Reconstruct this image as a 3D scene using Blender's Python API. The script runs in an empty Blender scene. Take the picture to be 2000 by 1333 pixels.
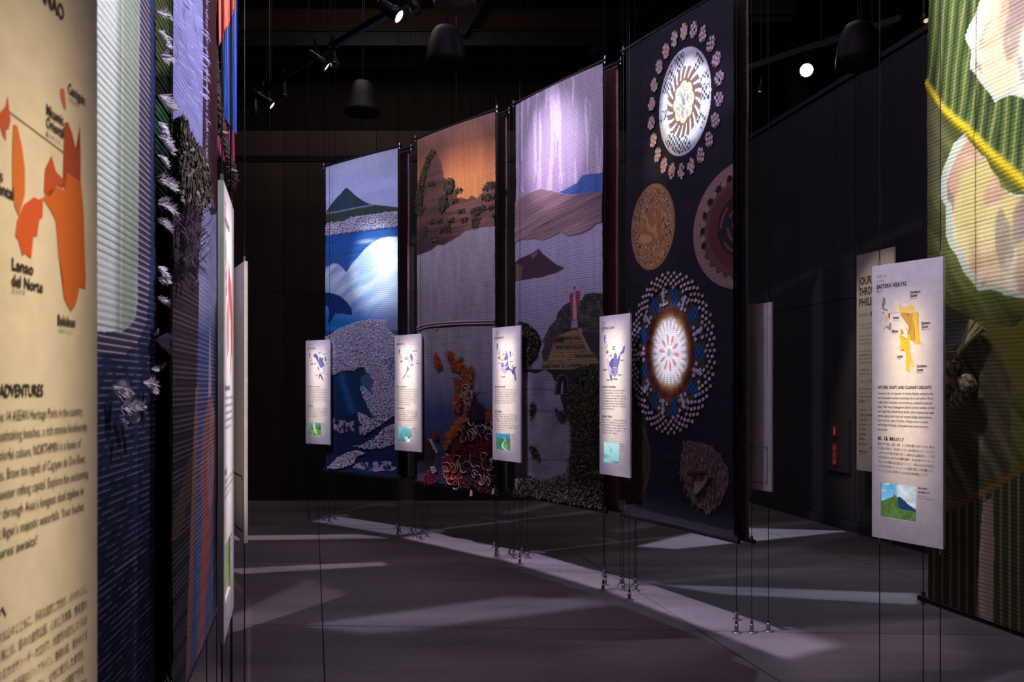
import bpy, bmesh, math, random
import numpy as np
from mathutils import Vector, Matrix

C = bpy.context.scene.collection
SC = bpy.context.scene
random.seed(7)
# ------------------------------------------------------------------ camera
F_PX, HOR = 1600.0, 755.0            # focal length in pixels of the 2000x1333 frame, row of the horizon
EYE = 1.5
cam_d = bpy.data.cameras.new('camera'); cam = bpy.data.objects.new('camera', cam_d); C.objects.link(cam)
cam.location = (0, 0, EYE); cam.rotation_euler = (math.pi/2, 0, 0)
cam_d.sensor_width = 36; cam_d.lens = 36*F_PX/2000
cam_d.shift_y = (HOR-666.5)/2000
cam_d.clip_start = .05; cam_d.clip_end = 60
cam_d.dof.use_dof = True; cam_d.dof.focus_distance = 5.5; cam_d.dof.aperture_fstop = 9.0
SC.camera = cam
SC.view_settings.view_transform = 'Standard'; SC.view_settings.look = 'None'
SC.view_settings.gamma = 1; SC.view_settings.exposure = 0; SC.view_settings.use_curve_mapping = False
w = bpy.data.worlds.new('hall'); SC.world = w; w.use_nodes = True
w.node_tree.nodes['Background'].inputs[0].default_value = (.010, .009, .012, 1)
w.node_tree.nodes['Background'].inputs[1].default_value = 1

# ------------------------------------------------------------------ plan of the exhibition (metres; x right, y away, z up)
def at(px, d): return Vector(((px-1000)/F_PX*d, d))
def floor_at(px, py):
    d = F_PX*EYE/(py-HOR); return Vector(((px-1000)/F_PX*d, d, 0))
ZT, ZB = 3.94, .57                   # top and bottom edge of the woven hangings
HANG = {
 'wave':    (at(636, 9.12), at(777, 8.38)),
 'cliff':   (at(815, 8.10), at(967, 7.27)),
 'statue':  (at(1007, 7.10), at(1177, 6.18)),
 'mandala': (at(1222, 5.97), at(1432, 5.00)),
 'leaf':    (at(1812, 3.60), at(1812, 3.60)+Vector((.26, -1.12))),
 'mirror':  (Vector((-.78, 1.0)), Vector((-.925, 2.12))),
 'church':  (Vector((-.99, 2.385)), Vector((-1.25, 3.46))),
 'robe':    (Vector((-1.36, 3.64)), Vector((-1.89, 4.65))),
}
PANEL = {
 'bicol':    (at(597, 9.20), at(645, 8.98)),
 'mimaropa': (at(771, 8.25), at(823, 7.97)),
 'calabarzon': (at(962, 7.19), at(1017, 6.87)),
 'central':  (at(1171, 6.02), at(1231, 5.72)),
 'eastern':  (at(1703, 3.50), at(1842, 3.22)),
 'northern': (Vector((-.487, .68)), at(190, 1.02)),
 'second':   (at(437, 2.035), at(456.5, 2.375)),
 'third':    (at(484, 3.35), at(484, 3.35)+Vector((-.167, .313))),
}
PZ0, PZ1 = .858, 2.012

# ------------------------------------------------------------------ lights
def look_matrix(loc, tgt, xdir=None):
    loc, tgt = Vector(loc), Vector(tgt)
    z = (loc-tgt).normalized()
    x = Vector(xdir).normalized() if xdir is not None else Vector((0, 0, 1)).cross(z)
    x = (x - z*x.dot(z)).normalized()
    y = z.cross(x)
    m = Matrix((x, y, z)).transposed().to_4x4(); m.translation = loc
    return m
def spot(name, loc, tgt, power, color, angle, blend=.5, radius=.03, xdir=None):
    l = bpy.data.lights.new(name, 'SPOT'); o = bpy.data.objects.new(name, l); C.objects.link(o)
    l.energy = power; l.color = color; l.spot_size = math.radians(angle); l.spot_blend = blend; l.shadow_soft_size = radius
    o.matrix_world = look_matrix(loc, tgt, xdir)
    return o
def framed(name, loc, quad, power, color, soft=.02, radius=.02, xdir=None):
    """A framing projector: four shutter blades cut the beam to a quadrilateral of the room (softness in tan units)."""
    quad = [Vector(q) for q in quad]
    ctr = sum(quad, Vector())/len(quad)
    o = spot(name, loc, ctr, power, color, 30, .0, radius, xdir)
    inv = o.matrix_world.inverted()
    uv = []
    for q in quad:
        p = inv @ q; uv.append(Vector((p.x/p.z, p.y/p.z)))
    c = sum(uv, Vector((0, 0)))/4
    ss = soft if isinstance(soft, (list, tuple)) else [soft]*4
    amax = max(math.atan(v.length+max(ss)*2) for v in uv)
    o.data.spot_size = min(2*amax+.05, math.radians(170))
    l = o.data; l.use_nodes = True; nt = l.node_tree; nt.nodes.clear()
    out = nt.nodes.new('ShaderNodeOutputLight'); em = nt.nodes.new('ShaderNodeEmission')
    nt.links.new(em.outputs[0], out.inputs[0])
    tc = nt.nodes.new('ShaderNodeTexCoord'); sp = nt.nodes.new('ShaderNodeSeparateXYZ')
    nt.links.new(tc.outputs['Normal'], sp.inputs[0])
    def math_(op, a, b):
        n = nt.nodes.new('ShaderNodeMath'); n.operation = op
        for i, v in enumerate((a, b)):
            if isinstance(v, (int, float)): n.inputs[i].default_value = v
            else: nt.links.new(v, n.inputs[i])
        return n.outputs[0]
    u = math_('DIVIDE', sp.outputs[0], sp.outputs[2]); v = math_('DIVIDE', sp.outputs[1], sp.outputs[2])
    acc = None
    for i in range(4):
        a, b = uv[i], uv[(i+1) % 4]
        e = (b-a); n = Vector((-e.y, e.x)).normalized()
        if n.dot(c-a) < 0: n = -n
        k = -n.dot(a)
        s = math_('ADD', math_('ADD', math_('MULTIPLY', u, n.x), math_('MULTIPLY', v, n.y)), k)
        mr = nt.nodes.new('ShaderNodeMapRange'); mr.interpolation_type = 'SMOOTHSTEP'
        nt.links.new(s, mr.inputs[0]); mr.inputs[1].default_value = -ss[i]; mr.inputs[2].default_value = ss[i]
        acc = mr.outputs[0] if acc is None else math_('MULTIPLY', acc, mr.outputs[0])
    nt.links.new(acc, em.inputs[1])
    return o
def v3(p, z): return Vector((p.x, p.y, z))
def frame_of(L, R):
    t = (R-L).normalized(); n = Vector((t.y, -t.x))        # n points to the visitor's side of the hanging
    return t, n
LAV = (.72, .66, 1.0); PINK = (1.0, .78, .86); WARM = (1.0, .80, .56); BLUE = (.45, .6, 1.0); WHITE = (1, .97, .95)
def hang_wash(key, power, color, back=2.4, side=0.0, z=4.75, inner=.10):
    L, R = HANG[key]; t, n = frame_of(L, R)
    if n.dot(-(L+R)/2) < 0 and key not in ('robe',): n = -n
    mid = (L+R)/2; loc = v3(mid + n*back + t*side, z)
    a, b = L - t*.10, R + t*.10
    quad = [v3(a, ZT+.05), v3(b, ZT+.05), v3(b + n*inner, 0), v3(a + n*inner, 0)]
    framed(key+'_wash', loc, quad, power, color, [.03, .012, .008, .012], .025, xdir=(t.x, t.y, 0))
def on_hang(key, px, py, off=.0):
    L, R = HANG[key]; s = (px-1000)/F_PX
    u = (s*L.y-L.x)/((R.x-L.x)-s*(R.y-L.y)); d = L.y+u*(R.y-L.y)
    p = L+(R-L)*u; return Vector((p.x, p.y, EYE+(HOR-py)*d/F_PX))
def hang_spot(key, px, py, power, color, angle, blend=.4, back=2.4, z=4.75, side=0.0):
    L, R = HANG[key]; t, n = frame_of(L, R)
    if n.dot(-(L+R)/2) < 0: n = -n
    spot(key+'_spot', v3((L+R)/2+n*back+t*side, z), on_hang(key, px, py), power, color, angle, blend)
def panel_light(key, power, color, back=1.5, z=4.3, z0=1.02, z1=1.98, m=.14, soft=.035, side=0):
    L, R = PANEL[key]; t, n = frame_of(L, R)
    if n.dot(-(L+R)/2) < 0 and key != 'third': n = -n
    a, b = L.lerp(R, m), L.lerp(R, 1-m)
    quad = [v3(a, z1), v3(b, z1), v3(b, z0), v3(a, z0)]
    framed(key+'_light', v3((L+R)/2+n*back+t*side, z), quad, power, color, soft, .02, xdir=(t.x, t.y, 0))
# --- washes on the woven hangings
hang_wash('wave', 230, (.58, .60, 1.0))
hang_wash('cliff', 200, (.88, .74, 1.0))
hang_wash('statue', 165, (.76, .66, 1.0))
hang_wash('mandala', 125, (.78, .68, 1.0))
hang_wash('leaf', 120, (.95, .86, .80), back=1.9)
hang_wash('mirror', 34, (.72, .62, 1.0), back=1.6)
hang_wash('church', 250, (.72, .66, 1.0), back=1.9)
hang_spot('wave', 735, 520, 560, (.66, .82, 1.0), 17, 1.0)
hang_spot('wave', 755, 500, 330, (.95, .97, 1.0), 10, 1.0)
hang_spot('cliff', 915, 340, 170, (1.0, .70, .50), 20, 1.0)
hang_spot('statue', 1085, 290, 460, (.84, .68, 1.0), 20, 1.0)
hang_spot('mandala', 1341, 199, 460, (.92, .97, 1.0), 10.5, .25)
hang_spot('mandala', 1312, 685, 950, (1.0, .98, 1.0), 6.5, .9)
hang_spot('mandala', 1280, 470, 80, (1.0, .62, .36), 11, 1.0)
hang_spot('mandala', 1292, 305, 190, (1.0, .74, .38), 9, 1.0)
hang_spot('mandala', 1408, 165, 130, (.72, .46, 1.0), 9, 1.0)
L_, R_ = HANG['leaf']; t_, n_ = frame_of(L_, R_)
framed('leaf_beam', v3((L_+R_)/2+n_*2.0, 4.75), [v3(L_+t_*.04, 3.9), v3(R_, 3.9), v3(R_, 1.75), v3(L_+t_*.10, 1.95)], 640, (1.0, .97, .90), [.03, .02, .03, .03], .02, xdir=(t_.x, t_.y, 0))
L_, R_ = HANG['mirror']; t_, n_ = frame_of(L_, R_)
framed('mirror_beam', v3((L_+R_)/2+n_*1.5, 4.75), [v3(L_, 3.9), v3(R_+t_*.05, 3.9), v3(R_+t_*.05, 1.45), v3(L_, 1.60)], 520, (.95, .98, 1.0), [.03, .03, .10, .03], .02, xdir=(t_.x, t_.y, 0))
hang_spot('church', 365, 130, 300, (.74, .70, 1.0), 24, .9, back=1.8)
# added fill beams from the near end, brightening rear layer, third panel and drapes
lb_ = lambda d, z: Vector((-1.063-.2419*(d-2.367), d, z))
framed('near_fill', (.0, .0, 4.6), [lb_(2.38, 3.95), lb_(2.86, 3.95), lb_(2.86, 2.2), lb_(2.38, 2.2)], 1100, (.90, 1.0, .86), .012)
L_, R_ = PANEL['third']
framed('near_fill', (-.1, .3, 4.6), [v3(L_, PZ1), v3(R_, PZ1), v3(R_, PZ0), v3(L_, PZ0)], 800, (1.0, .80, .68), .003)
spot('near_fill', (.9, 1.9, 4.7), (-1.28, 3.55, 3.0), 300, (1.0, .92, .95), 20, .7)
# extra beams, added to brighten the floor strip under the right row
for key_, pw_ in (('wave', 400), ('cliff', 900), ('statue', 1000), ('mandala', 900)):
    L_, R_ = HANG[key_]; t_, n_ = frame_of(L_, R_); a_, b_ = L_-t_*.10, R_+t_*(.10 if key_ != 'mandala' else .5)
    framed('strip_fill', v3((L_+R_)/2+n_*2.4, 4.75), [v3(a_-n_*.34, 0), v3(b_-n_*.34, 0), v3(b_+n_*.10, 0), v3(a_+n_*.10, 0)], pw_, (.82, .68, 1.0), [.02, .012, .006, .012], .02, xdir=(t_.x, t_.y, 0))
# --- small framed lights on the text panels
for key_, pw_ in (('bicol', 850), ('mimaropa', 1150), ('calabarzon', 1000), ('central', 1000)): panel_light(key_, pw_, (1.0, .82, .66), m=.20, soft=.024, z1=1.90)
for key_ in ('bicol', 'mimaropa', 'calabarzon', 'central', 'eastern', 'second'): panel_light(key_, 230, (.70, .60, 1.0), m=-.04, soft=.01, z0=.80, z1=2.06)  # added lavender wash, lifting the edges of each panel
panel_light('eastern', 900, (1.0, .78, .50), z0=1.10, z1=1.80, m=.22, soft=.026)
panel_light('northern', 820, (1.0, .74, .42), back=1.3, z0=.85, z1=1.86, m=.17, soft=.035)
panel_light('second', 900, (1.0, .86, .80), back=1.4, m=.2, soft=.024)
# --- added fill without fixtures over the aisle, end walls and partition, and the lamp that faces the visitor from behind the row
def area(name, loc, tgt, power, color, size):
    l = bpy.data.lights.new(name, 'AREA'); o = bpy.data.objects.new(name, l); C.objects.link(o)
    l.energy = power; l.color = color; l.size = size; o.matrix_world = look_matrix(loc, tgt, (1, 0, 0)); return o
area('aisle_fill', (-.2, 4.6, 6.4), (-.2, 4.7, 0), 26, (.86, .58, .95), 3.0)
area('aisle_fill', (1.8, 1.6, 6.4), (1.8, 1.7, 0), 13, (.95, .66, .80), 2.0)
area('aisle_fill', (-1.0, 8.4, 6.6), (-1.0, 8.8, 0), 5, (.80, .66, .8), 2.0)
area('end_wall_fill', (-2.0, 9.3, 6.9), (-2.2, 10.9, 1.6), 22, (1.0, .82, .74), 2.0)
area('end_wall_fill', (0, 9.0, 6.6), (0, 13.4, 6.8), 1.2, (1.0, .80, .62), 2.0)
area('partition_fill', (2.6, 8.4, 6.9), (3.7, 7.6, 1.0), 9, (.80, .80, 1.0), 1.5)
BACK_LAMP = Vector((2.84, 7.9, 4.55))
spot('rear_panel_fill', (3.0, 5.2, 4.7), (1.52, 5.1, 1.5), 90, (.86, .72, 1.0), 16, .8)  # added fill, brightening the back of the white panel
spot('intro_panel_light', (1.9, 6.6, 4.7), (3.49, 7.9, 1.9), 160, (1.0, .80, .58), 22, .6)
spot('back_lamp_beam', BACK_LAMP, (1.9, 5.2, 0), 160, (.75, .76, 1.0), 60, .5)
def floor_patch(loc, pts, power, color, soft=.01):  # added spots without fixtures, standing in for light spilled between hangings
    framed('aisle_patch', loc, [floor_at(*p) for p in pts], power, color, soft, .02)
floor_patch((-2.6, 3.4, 4.7), [(430, 1215), (600, 1133), (685, 1165), (500, 1300)], 260, (.96, .74, .98), .012)
floor_patch((-2.4, 6.0, 4.7), [(600, 1222), (1000, 1165), (1220, 1178), (720, 1240)], 380, (.74, .66, 1.0), .014)
floor_patch((-3.2, 6.0, 4.7), [(440, 1112), (745, 1098), (758, 1105), (470, 1122)], 500, (.95, .85, 1.0), .006)
floor_patch((-3.0, 8.0, 4.7), [(455, 1047), (700, 1044), (760, 1052), (460, 1056)], 500, (.95, .85, 1.0), .004)
floor_patch((3.4, 7.6, 4.7), [(1245, 1068), (1400, 1030), (1660, 1038), (1320, 1073)], 700, (.70, .70, 1.0), .008)
floor_patch((3.6, 6.2, 4.7), [(1290, 1142), (1790, 1160), (1790, 1182), (1400, 1160)], 450, (.72, .74, 1.0), .006)
floor_patch((3.0, 3.6, 4.7), [(1500, 1240), (1830, 1210), (1900, 1300), (1560, 1333)], 130, (1.0, .74, .78), .03)
floor_patch((-2.2, 2.4, 4.7), [(330, 1340), (460, 1250), (620, 1290), (520, 1345)], 110, (1.0, .74, .84), .03)

# ------------------------------------------------------------------ helpers
def link(name, me, mat=None, parent=None):
    o = bpy.data.objects.new(name, me); C.objects.link(o)
    if mat is not None: me.materials.append(mat)
    if parent is not None: o.parent = parent
    return o
def thing(name, label, cat, loc=(0, 0, 0), group=None, mw=None):
    o = bpy.data.objects.new(name, None); C.objects.link(o); o.empty_display_size = .1
    if mw is not None: o.matrix_world = mw
    else: o.location = loc
    o['label'] = label; o['category'] = cat
    if group: o['group'] = group
    return o
def struct(o): o['kind'] = 'structure'; return o
def stuff(o): o['kind'] = 'stuff'; return o
class MB:
    """collects boxes, tubes and turned shapes into one mesh"""
    def __init__(s): s.v = []; s.f = []
    def add(s, v, f):
        k = len(s.v); s.v += [tuple(p) for p in v]; s.f += [tuple(i+k for i in q) for q in f]
    def box(s, c, size, rot=None):
        hx, hy, hz = size[0]/2, size[1]/2, size[2]/2
        vs = [Vector((x, y, z)) for x in (-hx, hx) for y in (-hy, hy) for z in (-hz, hz)]
        if rot is not None: vs = [rot @ p for p in vs]
        c = Vector(c)
        s.add([p+c for p in vs], [(0, 1, 3, 2), (4, 6, 7, 5), (0, 4, 5, 1), (2, 3, 7, 6), (0, 2, 6, 4), (1, 5, 7, 3)])
    def tube(s, pts, r, n=8, caps=True):
        pts = [Vector(p) for p in pts]; m = len(pts)
        rs = r if isinstance(r, (list, tuple)) else [r]*m
        vs = []
        for i, p in enumerate(pts):
            d = (pts[min(i+1, m-1)]-pts[max(i-1, 0)]).normalized()
            a = d.cross(Vector((0, 0, 1)) if abs(d.z) < .9 else Vector((1, 0, 0))).normalized(); b = d.cross(a)
            for k in range(n):
                t = 2*math.pi*k/n; vs.append(p+(a*math.cos(t)+b*math.sin(t))*rs[i])
        fs = [(i*n+k, i*n+(k+1) % n, (i+1)*n+(k+1) % n, (i+1)*n+k) for i in range(m-1) for k in range(n)]
        if caps: fs += [tuple(range(n))[::-1], tuple(range((m-1)*n, m*n))]
        s.add(vs, fs)
    def lathe(s, prof, n=24, c=(0, 0, 0), rot=None):
        c = Vector(c); vs = []
        for r, z in prof:
            for k in range(n):
                t = 2*math.pi*k/n; p = Vector((r*math.cos(t), r*math.sin(t), z))
                vs.append((rot @ p if rot is not None else p)+c)
        m = len(prof)
        fs = [(i*n+k, i*n+(k+1) % n, (i+1)*n+(k+1) % n, (i+1)*n+k) for i in range(m-1) for k in range(n)]
        if prof[0][0] > 1e-5: fs.append(tuple(range(n))[::-1])
        if prof[-1][0] > 1e-5: fs.append(tuple(range((m-1)*n, m*n)))
        s.add(vs, fs)
    def mesh(s, name, smooth=False):
        me = bpy.data.meshes.new(name); me.from_pydata(s.v, [], s.f); me.update()
        if smooth: me.polygons.foreach_set('use_smooth', [True]*len(me.polygons))
        return me
    def build(s, name, mat, parent=None, smooth=False): return link(name, s.mesh(name, smooth), mat, parent)
def lin(c):
    c = np.asarray(c, float); return np.where(c <= .04045, c/12.92, ((c+.055)/1.055)**2.4)
def S(r, g, b): return tuple(lin(np.array((r, g, b))/255.0))
# ------------------------------------------------------------------ materials
def mat(name, col, rough=.6, metal=0, var=0, scale=8, stretch=(1, 1, 1), bump=0, emit=0, spec=.5):
    m = bpy.data.materials.new(name); m.use_nodes = True; nt = m.node_tree; b = nt.nodes['Principled BSDF']
    b.inputs['Roughness'].default_value = rough; b.inputs['Metallic'].default_value = metal
    b.inputs['Specular IOR Level'].default_value = spec
    b.inputs['Base Color'].default_value = (*col, 1)
    if emit: b.inputs['Emission Color'].default_value = (*col, 1); b.inputs['Emission Strength'].default_value = emit
    if var or bump:
        tc = nt.nodes.new('ShaderNodeTexCoord'); mp = nt.nodes.new('ShaderNodeMapping'); mp.inputs['Scale'].default_value = stretch
        nz = nt.nodes.new('ShaderNodeTexNoise'); nz.inputs['Scale'].default_value = scale; nz.inputs['Detail'].default_value = 6
        nt.links.new(tc.outputs['Object'], mp.inputs[0]); nt.links.new(mp.outputs[0], nz.inputs[0])
        if var:
            rp = nt.nodes.new('ShaderNodeValToRGB'); rp.color_ramp.elements[0].position = .3; rp.color_ramp.elements[1].position = .7
            rp.color_ramp.elements[0].color = (*[max(0, c*(1-var)) for c in col], 1)
            rp.color_ramp.elements[1].color = (*[c*(1+var) for c in col], 1)
            nt.links.new(nz.outputs[0], rp.inputs[0]); nt.links.new(rp.outputs[0], b.inputs['Base Color'])
        if bump:
            bp = nt.nodes.new('ShaderNodeBump'); bp.inputs['Strength'].default_value = bump; bp.inputs['Distance'].default_value = .01
            nt.links.new(nz.outputs[0], bp.inputs['Height']); nt.links.new(bp.outputs[0], b.inputs['Normal'])
    return m
def vmat(name, rough=.85, grain=.25, scale=420, emit=0, spec=.2, trans=0):
    """woven or printed surface: colour from the mesh's own colour attribute, broken up by fine thread grain"""
    m = bpy.data.materials.new(name); m.use_nodes = True; nt = m.node_tree; b = nt.nodes['Principled BSDF']
    b.inputs['Roughness'].default_value = rough; b.inputs['Specular IOR Level'].default_value = spec
    at_ = nt.nodes.new('ShaderNodeAttribute'); at_.attribute_name = 'Col'
    src = at_.outputs['Color']
    if grain:
        tc = nt.nodes.new('ShaderNodeTexCoord'); nz = nt.nodes.new('ShaderNodeTexNoise'); nz.inputs['Scale'].default_value = scale
        nt.links.new(tc.outputs['Object'], nz.inputs[0])
        mr = nt.nodes.new('ShaderNodeMapRange'); mr.inputs[1].default_value = .3; mr.inputs[2].default_value = .7
        mr.inputs[3].default_value = 1-grain; mr.inputs[4].default_value = 1+grain
        nt.links.new(nz.outputs[0], mr.inputs[0])
        mx = nt.nodes.new('ShaderNodeVectorMath'); mx.operation = 'SCALE'
        nt.links.new(src, mx.inputs[0]); nt.links.new(mr.outputs[0], mx.inputs['Scale']); src = mx.outputs[0]
    nt.links.new(src, b.inputs['Base Color'])
    if emit:
        dk = nt.nodes.new('ShaderNodeVectorMath'); dk.operation = 'SCALE'; dk.inputs['Scale'].default_value = .12; nt.links.new(src, dk.inputs[0]); nt.links.new(dk.outputs[0], b.inputs['Base Color'])
        nt.links.new(src, b.inputs['Emission Color']); b.inputs['Emission Strength'].default_value = emit
    return m
M = dict(
 cloth=vmat('woven_cloth'), yarn=vmat('yarn', .9, .3, 200), chip=vmat('shell_chip', .35, .08, 60, spec=.6), leaf=vmat('dried_leaf', .6, .3, 90, spec=.4),
 print=vmat('printed_ink', .7, 0), screen=vmat('backlit_picture', .3, 0, emit=.9),
 black=mat('black_paint', (.012, .012, .014), .45), rod=mat('black_rod', (.015, .014, .016), .35, .2),
 steel=mat('brushed_steel', (.32, .31, .33), .35, .9, .15, 40), wire=mat('dark_wire', (.02, .018, .022), .45, .5),
 ink=mat('dark_ink', S(52, 44, 44), .7), ochre_ink=mat('ochre_ink', S(160, 130, 80), .7), violet_ink=mat('violet_ink', S(70, 70, 120), .7), red_ink=mat('red_ink', S(150, 70, 60), .7),
 paper=mat('fibre_paper', (.72, .69, .66), .8, 0, .07, 26, bump=.08), back=mat('panel_back', (.50, .44, .42), .7, 0, .05, 8),
 ply=mat('dark_plywood', (.052, .038, .032), .6, 0, .35, 3, (1, 1, .12)), board=mat('timber_board', (.016, .011, .008), .7, 0, .4, 4, (3, 3, .1)),
 glulam=mat('glulam_timber', (.06, .027, .012), .6, 0, .4, 3, (.15, 2, 4)), dark_steel=mat('painted_steel', (.035, .037, .045), .5, .3, .2, 6),
 grey_wall=mat('slate_wall', (.050, .050, .062), .75, 0, .2, 1.5, (1, 1, .4)), ceiling=mat('dark_ceiling', (.012, .011, .011), .9, 0, .3, 2),
 speaker=mat('speaker_shell', (.008, .008, .011), .55, 0, .15, 30), grille=mat('speaker_grille', (.42, .40, .44), .7, 0, .2, 200),
 red_sign=mat('red_sign', S(190, 20, 40), .45), white_sign=mat('white_sign', (.75, .72, .72), .5),
)
def emission(name, col, strength):
    m = bpy.data.materials.new(name); m.use_nodes = True; nt = m.node_tree; nt.nodes.clear()
    o = nt.nodes.new('ShaderNodeOutputMaterial'); e = nt.nodes.new('ShaderNodeEmission')
    e.inputs[0].default_value = (*col, 1); e.inputs[1].default_value = strength; nt.links.new(e.outputs[0], o.inputs[0]); return m
M['lens_warm'] = emission('lit_lens_warm', (1, .86, .72), 6); M['lens_violet'] = emission('lit_lens_violet', (.62, .52, 1), 4)
M['lens_blue'] = emission('lit_lens_blue', (.8, .8, 1), 6); M['lens_big'] = emission('lit_lens_facing', (1, .90, .86), 40); M['lens_dim'] = emission('dim_lens', (1, .7, .35), .8)
def concrete():
    m = bpy.data.materials.new('polished_concrete'); m.use_nodes = True; nt = m.node_tree; b = nt.nodes['Principled BSDF']
    g = nt.nodes.new('ShaderNodeNewGeometry')
    def noise(scale, stretch, detail=6):
        mp = nt.nodes.new('ShaderNodeMapping'); mp.inputs['Scale'].default_value = stretch
        n = nt.nodes.new('ShaderNodeTexNoise'); n.inputs['Scale'].default_value = scale; n.inputs['Detail'].default_value = detail
        nt.links.new(g.outputs['Position'], mp.inputs[0]); nt.links.new(mp.outputs[0], n.inputs[0]); return n.outputs[0]
    a = noise(1.1, (.35, 1.6, 1)); c = noise(28, (1, 1, 1), 8); d = noise(5, (.3, 1.5, 1))
    mx = nt.nodes.new('ShaderNodeMath'); mx.operation = 'MULTIPLY_ADD'; nt.links.new(c, mx.inputs[0]); mx.inputs[1].default_value = .35
    m2 = nt.nodes.new('ShaderNodeMath'); m2.operation = 'MULTIPLY_ADD'; nt.links.new(d, m2.inputs[0]); m2.inputs[1].default_value = .4; nt.links.new(a, m2.inputs[2])
    nt.links.new(m2.outputs[0], mx.inputs[2])
    rp = nt.nodes.new('ShaderNodeValToRGB'); e = rp.color_ramp.elements
    e[0].position = .60; e[0].color = (.115, .105, .108, 1); e[1].position = 1.15; e[1].color = (.27, .25, .25, 1)
    nt.links.new(mx.outputs[0], rp.inputs[0]); nt.links.new(rp.outputs[0], b.inputs['Base Color'])
    rr = nt.nodes.new('ShaderNodeMapRange'); nt.links.new(d, rr.inputs[0]); rr.inputs[3].default_value = .38; rr.inputs[4].default_value = .60
    nt.links.new(rr.outputs[0], b.inputs['Roughness']); b.inputs['Specular IOR Level'].default_value = .35
    bp = nt.nodes.new('ShaderNodeBump'); bp.inputs['Strength'].default_value = .05; nt.links.new(c, bp.inputs['Height']); nt.links.new(bp.outputs[0], b.inputs['Normal'])
    return m
M['concrete'] = concrete()

# ------------------------------------------------------------------ the hall
def boxobj(name, c, size, m, parent=None, rot=None):
    b = MB(); b.box((0, 0, 0), size); o = b.build(name, m, parent); o.location = c
    if rot is not None: o.rotation_euler = (0, 0, rot)
    return o
fl = struct(boxobj('floor', (0, 4.5, -.06), (24, 21, .10), mat('joint_dark', (.02, .018, .018), .9)))
a3 = math.radians(-2.8); sx, sy, gap = 3.7, 1.85, .008
ex, ey = Vector((math.cos(a3), math.sin(a3))), Vector((-math.sin(a3), math.cos(a3)))
sx = 2.34; sy = 1.907; ey = Vector((-.235, .97))            # the long joints run slantwise across the hall
slab = MB(); hx_, hy_ = ex*(sx-gap)/2, ey*(sy-gap)/2
cs_ = [-hx_-hy_, hx_-hy_, hx_+hy_, -hx_+hy_]
slab.add([(q.x, q.y, z) for z in (-.005, .005) for q in cs_], [(3, 2, 1, 0), (4, 5, 6, 7), (0, 1, 5, 4), (1, 2, 6, 5), (2, 3, 7, 6), (3, 0, 4, 7)])
slab_me = slab.mesh('floor_slab'); slab_me.materials.append(M['concrete'])
org = Vector((1.15, 5.02)) - ex*sx*4 - ey*sy*4
for i in range(8):
    for j in range(9):
        p = org + ex*sx*(i+.5) + ey*sy*(j+.5)
        if not (-9 < p.x < 9 and -3.6 < p.y < 13): continue
        o = bpy.data.objects.new('floor_slab', slab_me); C.objects.link(o); o.parent = fl
        o.location = (p.x, p.y-4.5, .06-.005)
struct(boxobj('ceiling', (0, 4.5, 8.1), (24, 21, .2), M['ceiling']))
struct(boxobj('wall_left', (-9.6, 4.5, 4), (.2, 20, 8), M['ceiling']))
struct(boxobj('wall_near', (0, -5.1, 4), (20, .2, 8), M['ceiling']))
struct(boxobj('wall_right', (9.6, 4.5, 4), (.2, 20, 8), M['ceiling']))
# back partition of plywood panels, with the timber-boarded end wall of the hall behind it
wb = struct(boxobj('wall_back', (-2.9, 10.90, 2.43), (12.4, .24, 4.84), M['black']))
xs = [-7.88, -6.66, -5.44, -4.22, -3.0, -1.78, -.56, .66, 1.88, 3.1]; zs = [0.0, 1.005, 2.735, 4.86]
for i in range(len(xs)-1):
    for j in range(3):
        wd, hh = xs[i+1]-xs[i]-.008, zs[j+1]-zs[j]-.008
        boxobj('wall_panel', ((xs[i]+xs[i+1])/2+2.9, -.13, (zs[j]+zs[j+1])/2-2.43), (wd, .02, hh), M['ply'], wb)
we = struct(boxobj('wall_far', (0, 13.4, 4), (19, .2, 8), M['black']))
bd = MB(); bd.box((0, 0, 0), (.29, .04, 8)); bme = bd.mesh('wall_board'); bme.materials.append(M['board'])
for i in range(62):
    o = bpy.data.objects.new('wall_board', bme); C.objects.link(o); o.parent = we; o.location = (-9.2+i*.3, -.12-.012*(i % 3), 0)
def simple_thing(name, label, cat, b, m, smooth=False, group=None):
    o = b.build(name, m, None, smooth); o['label'] = label; o['category'] = cat
    if group: o['group'] = group
    return o
b = MB(); b.box((-1.5, 12.4, 7.02), (15, .22, .30)); simple_thing('timber_beam', 'long orange-brown timber beam high across the back of the hall', 'beam', b, M['glulam'])
b = MB(); b.box((-1.5, 12.25, 6.68), (15, .12, .20)); b.box((-1.5, 12.25, 6.79), (15, .2, .02)); b.box((-1.5, 12.25, 6.57), (15, .2, .02))
simple_thing('steel_beam', 'grey steel beam running just below the timber beam', 'beam', b, M['dark_steel'])
for (x0, z0, x1, z1), lab in (((-.75, 6.7, .1, 8.0), 'steel diagonal brace rising right of the ceiling vent'), ((1.15, 6.4, 2.6, 7.6), 'steel diagonal brace above the mandala hanging')):
    b = MB(); d = Vector((x1-x0, 0, z1-z0)); b.box(((x0+x1)/2, 12.1, (z0+z1)/2), (d.length, .08, .12), Matrix.Rotation(-math.atan2(d.z, d.x), 3, 'Y'))
    simple_thing('diagonal_brace', lab, 'brace', b, M['dark_steel'])
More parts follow.
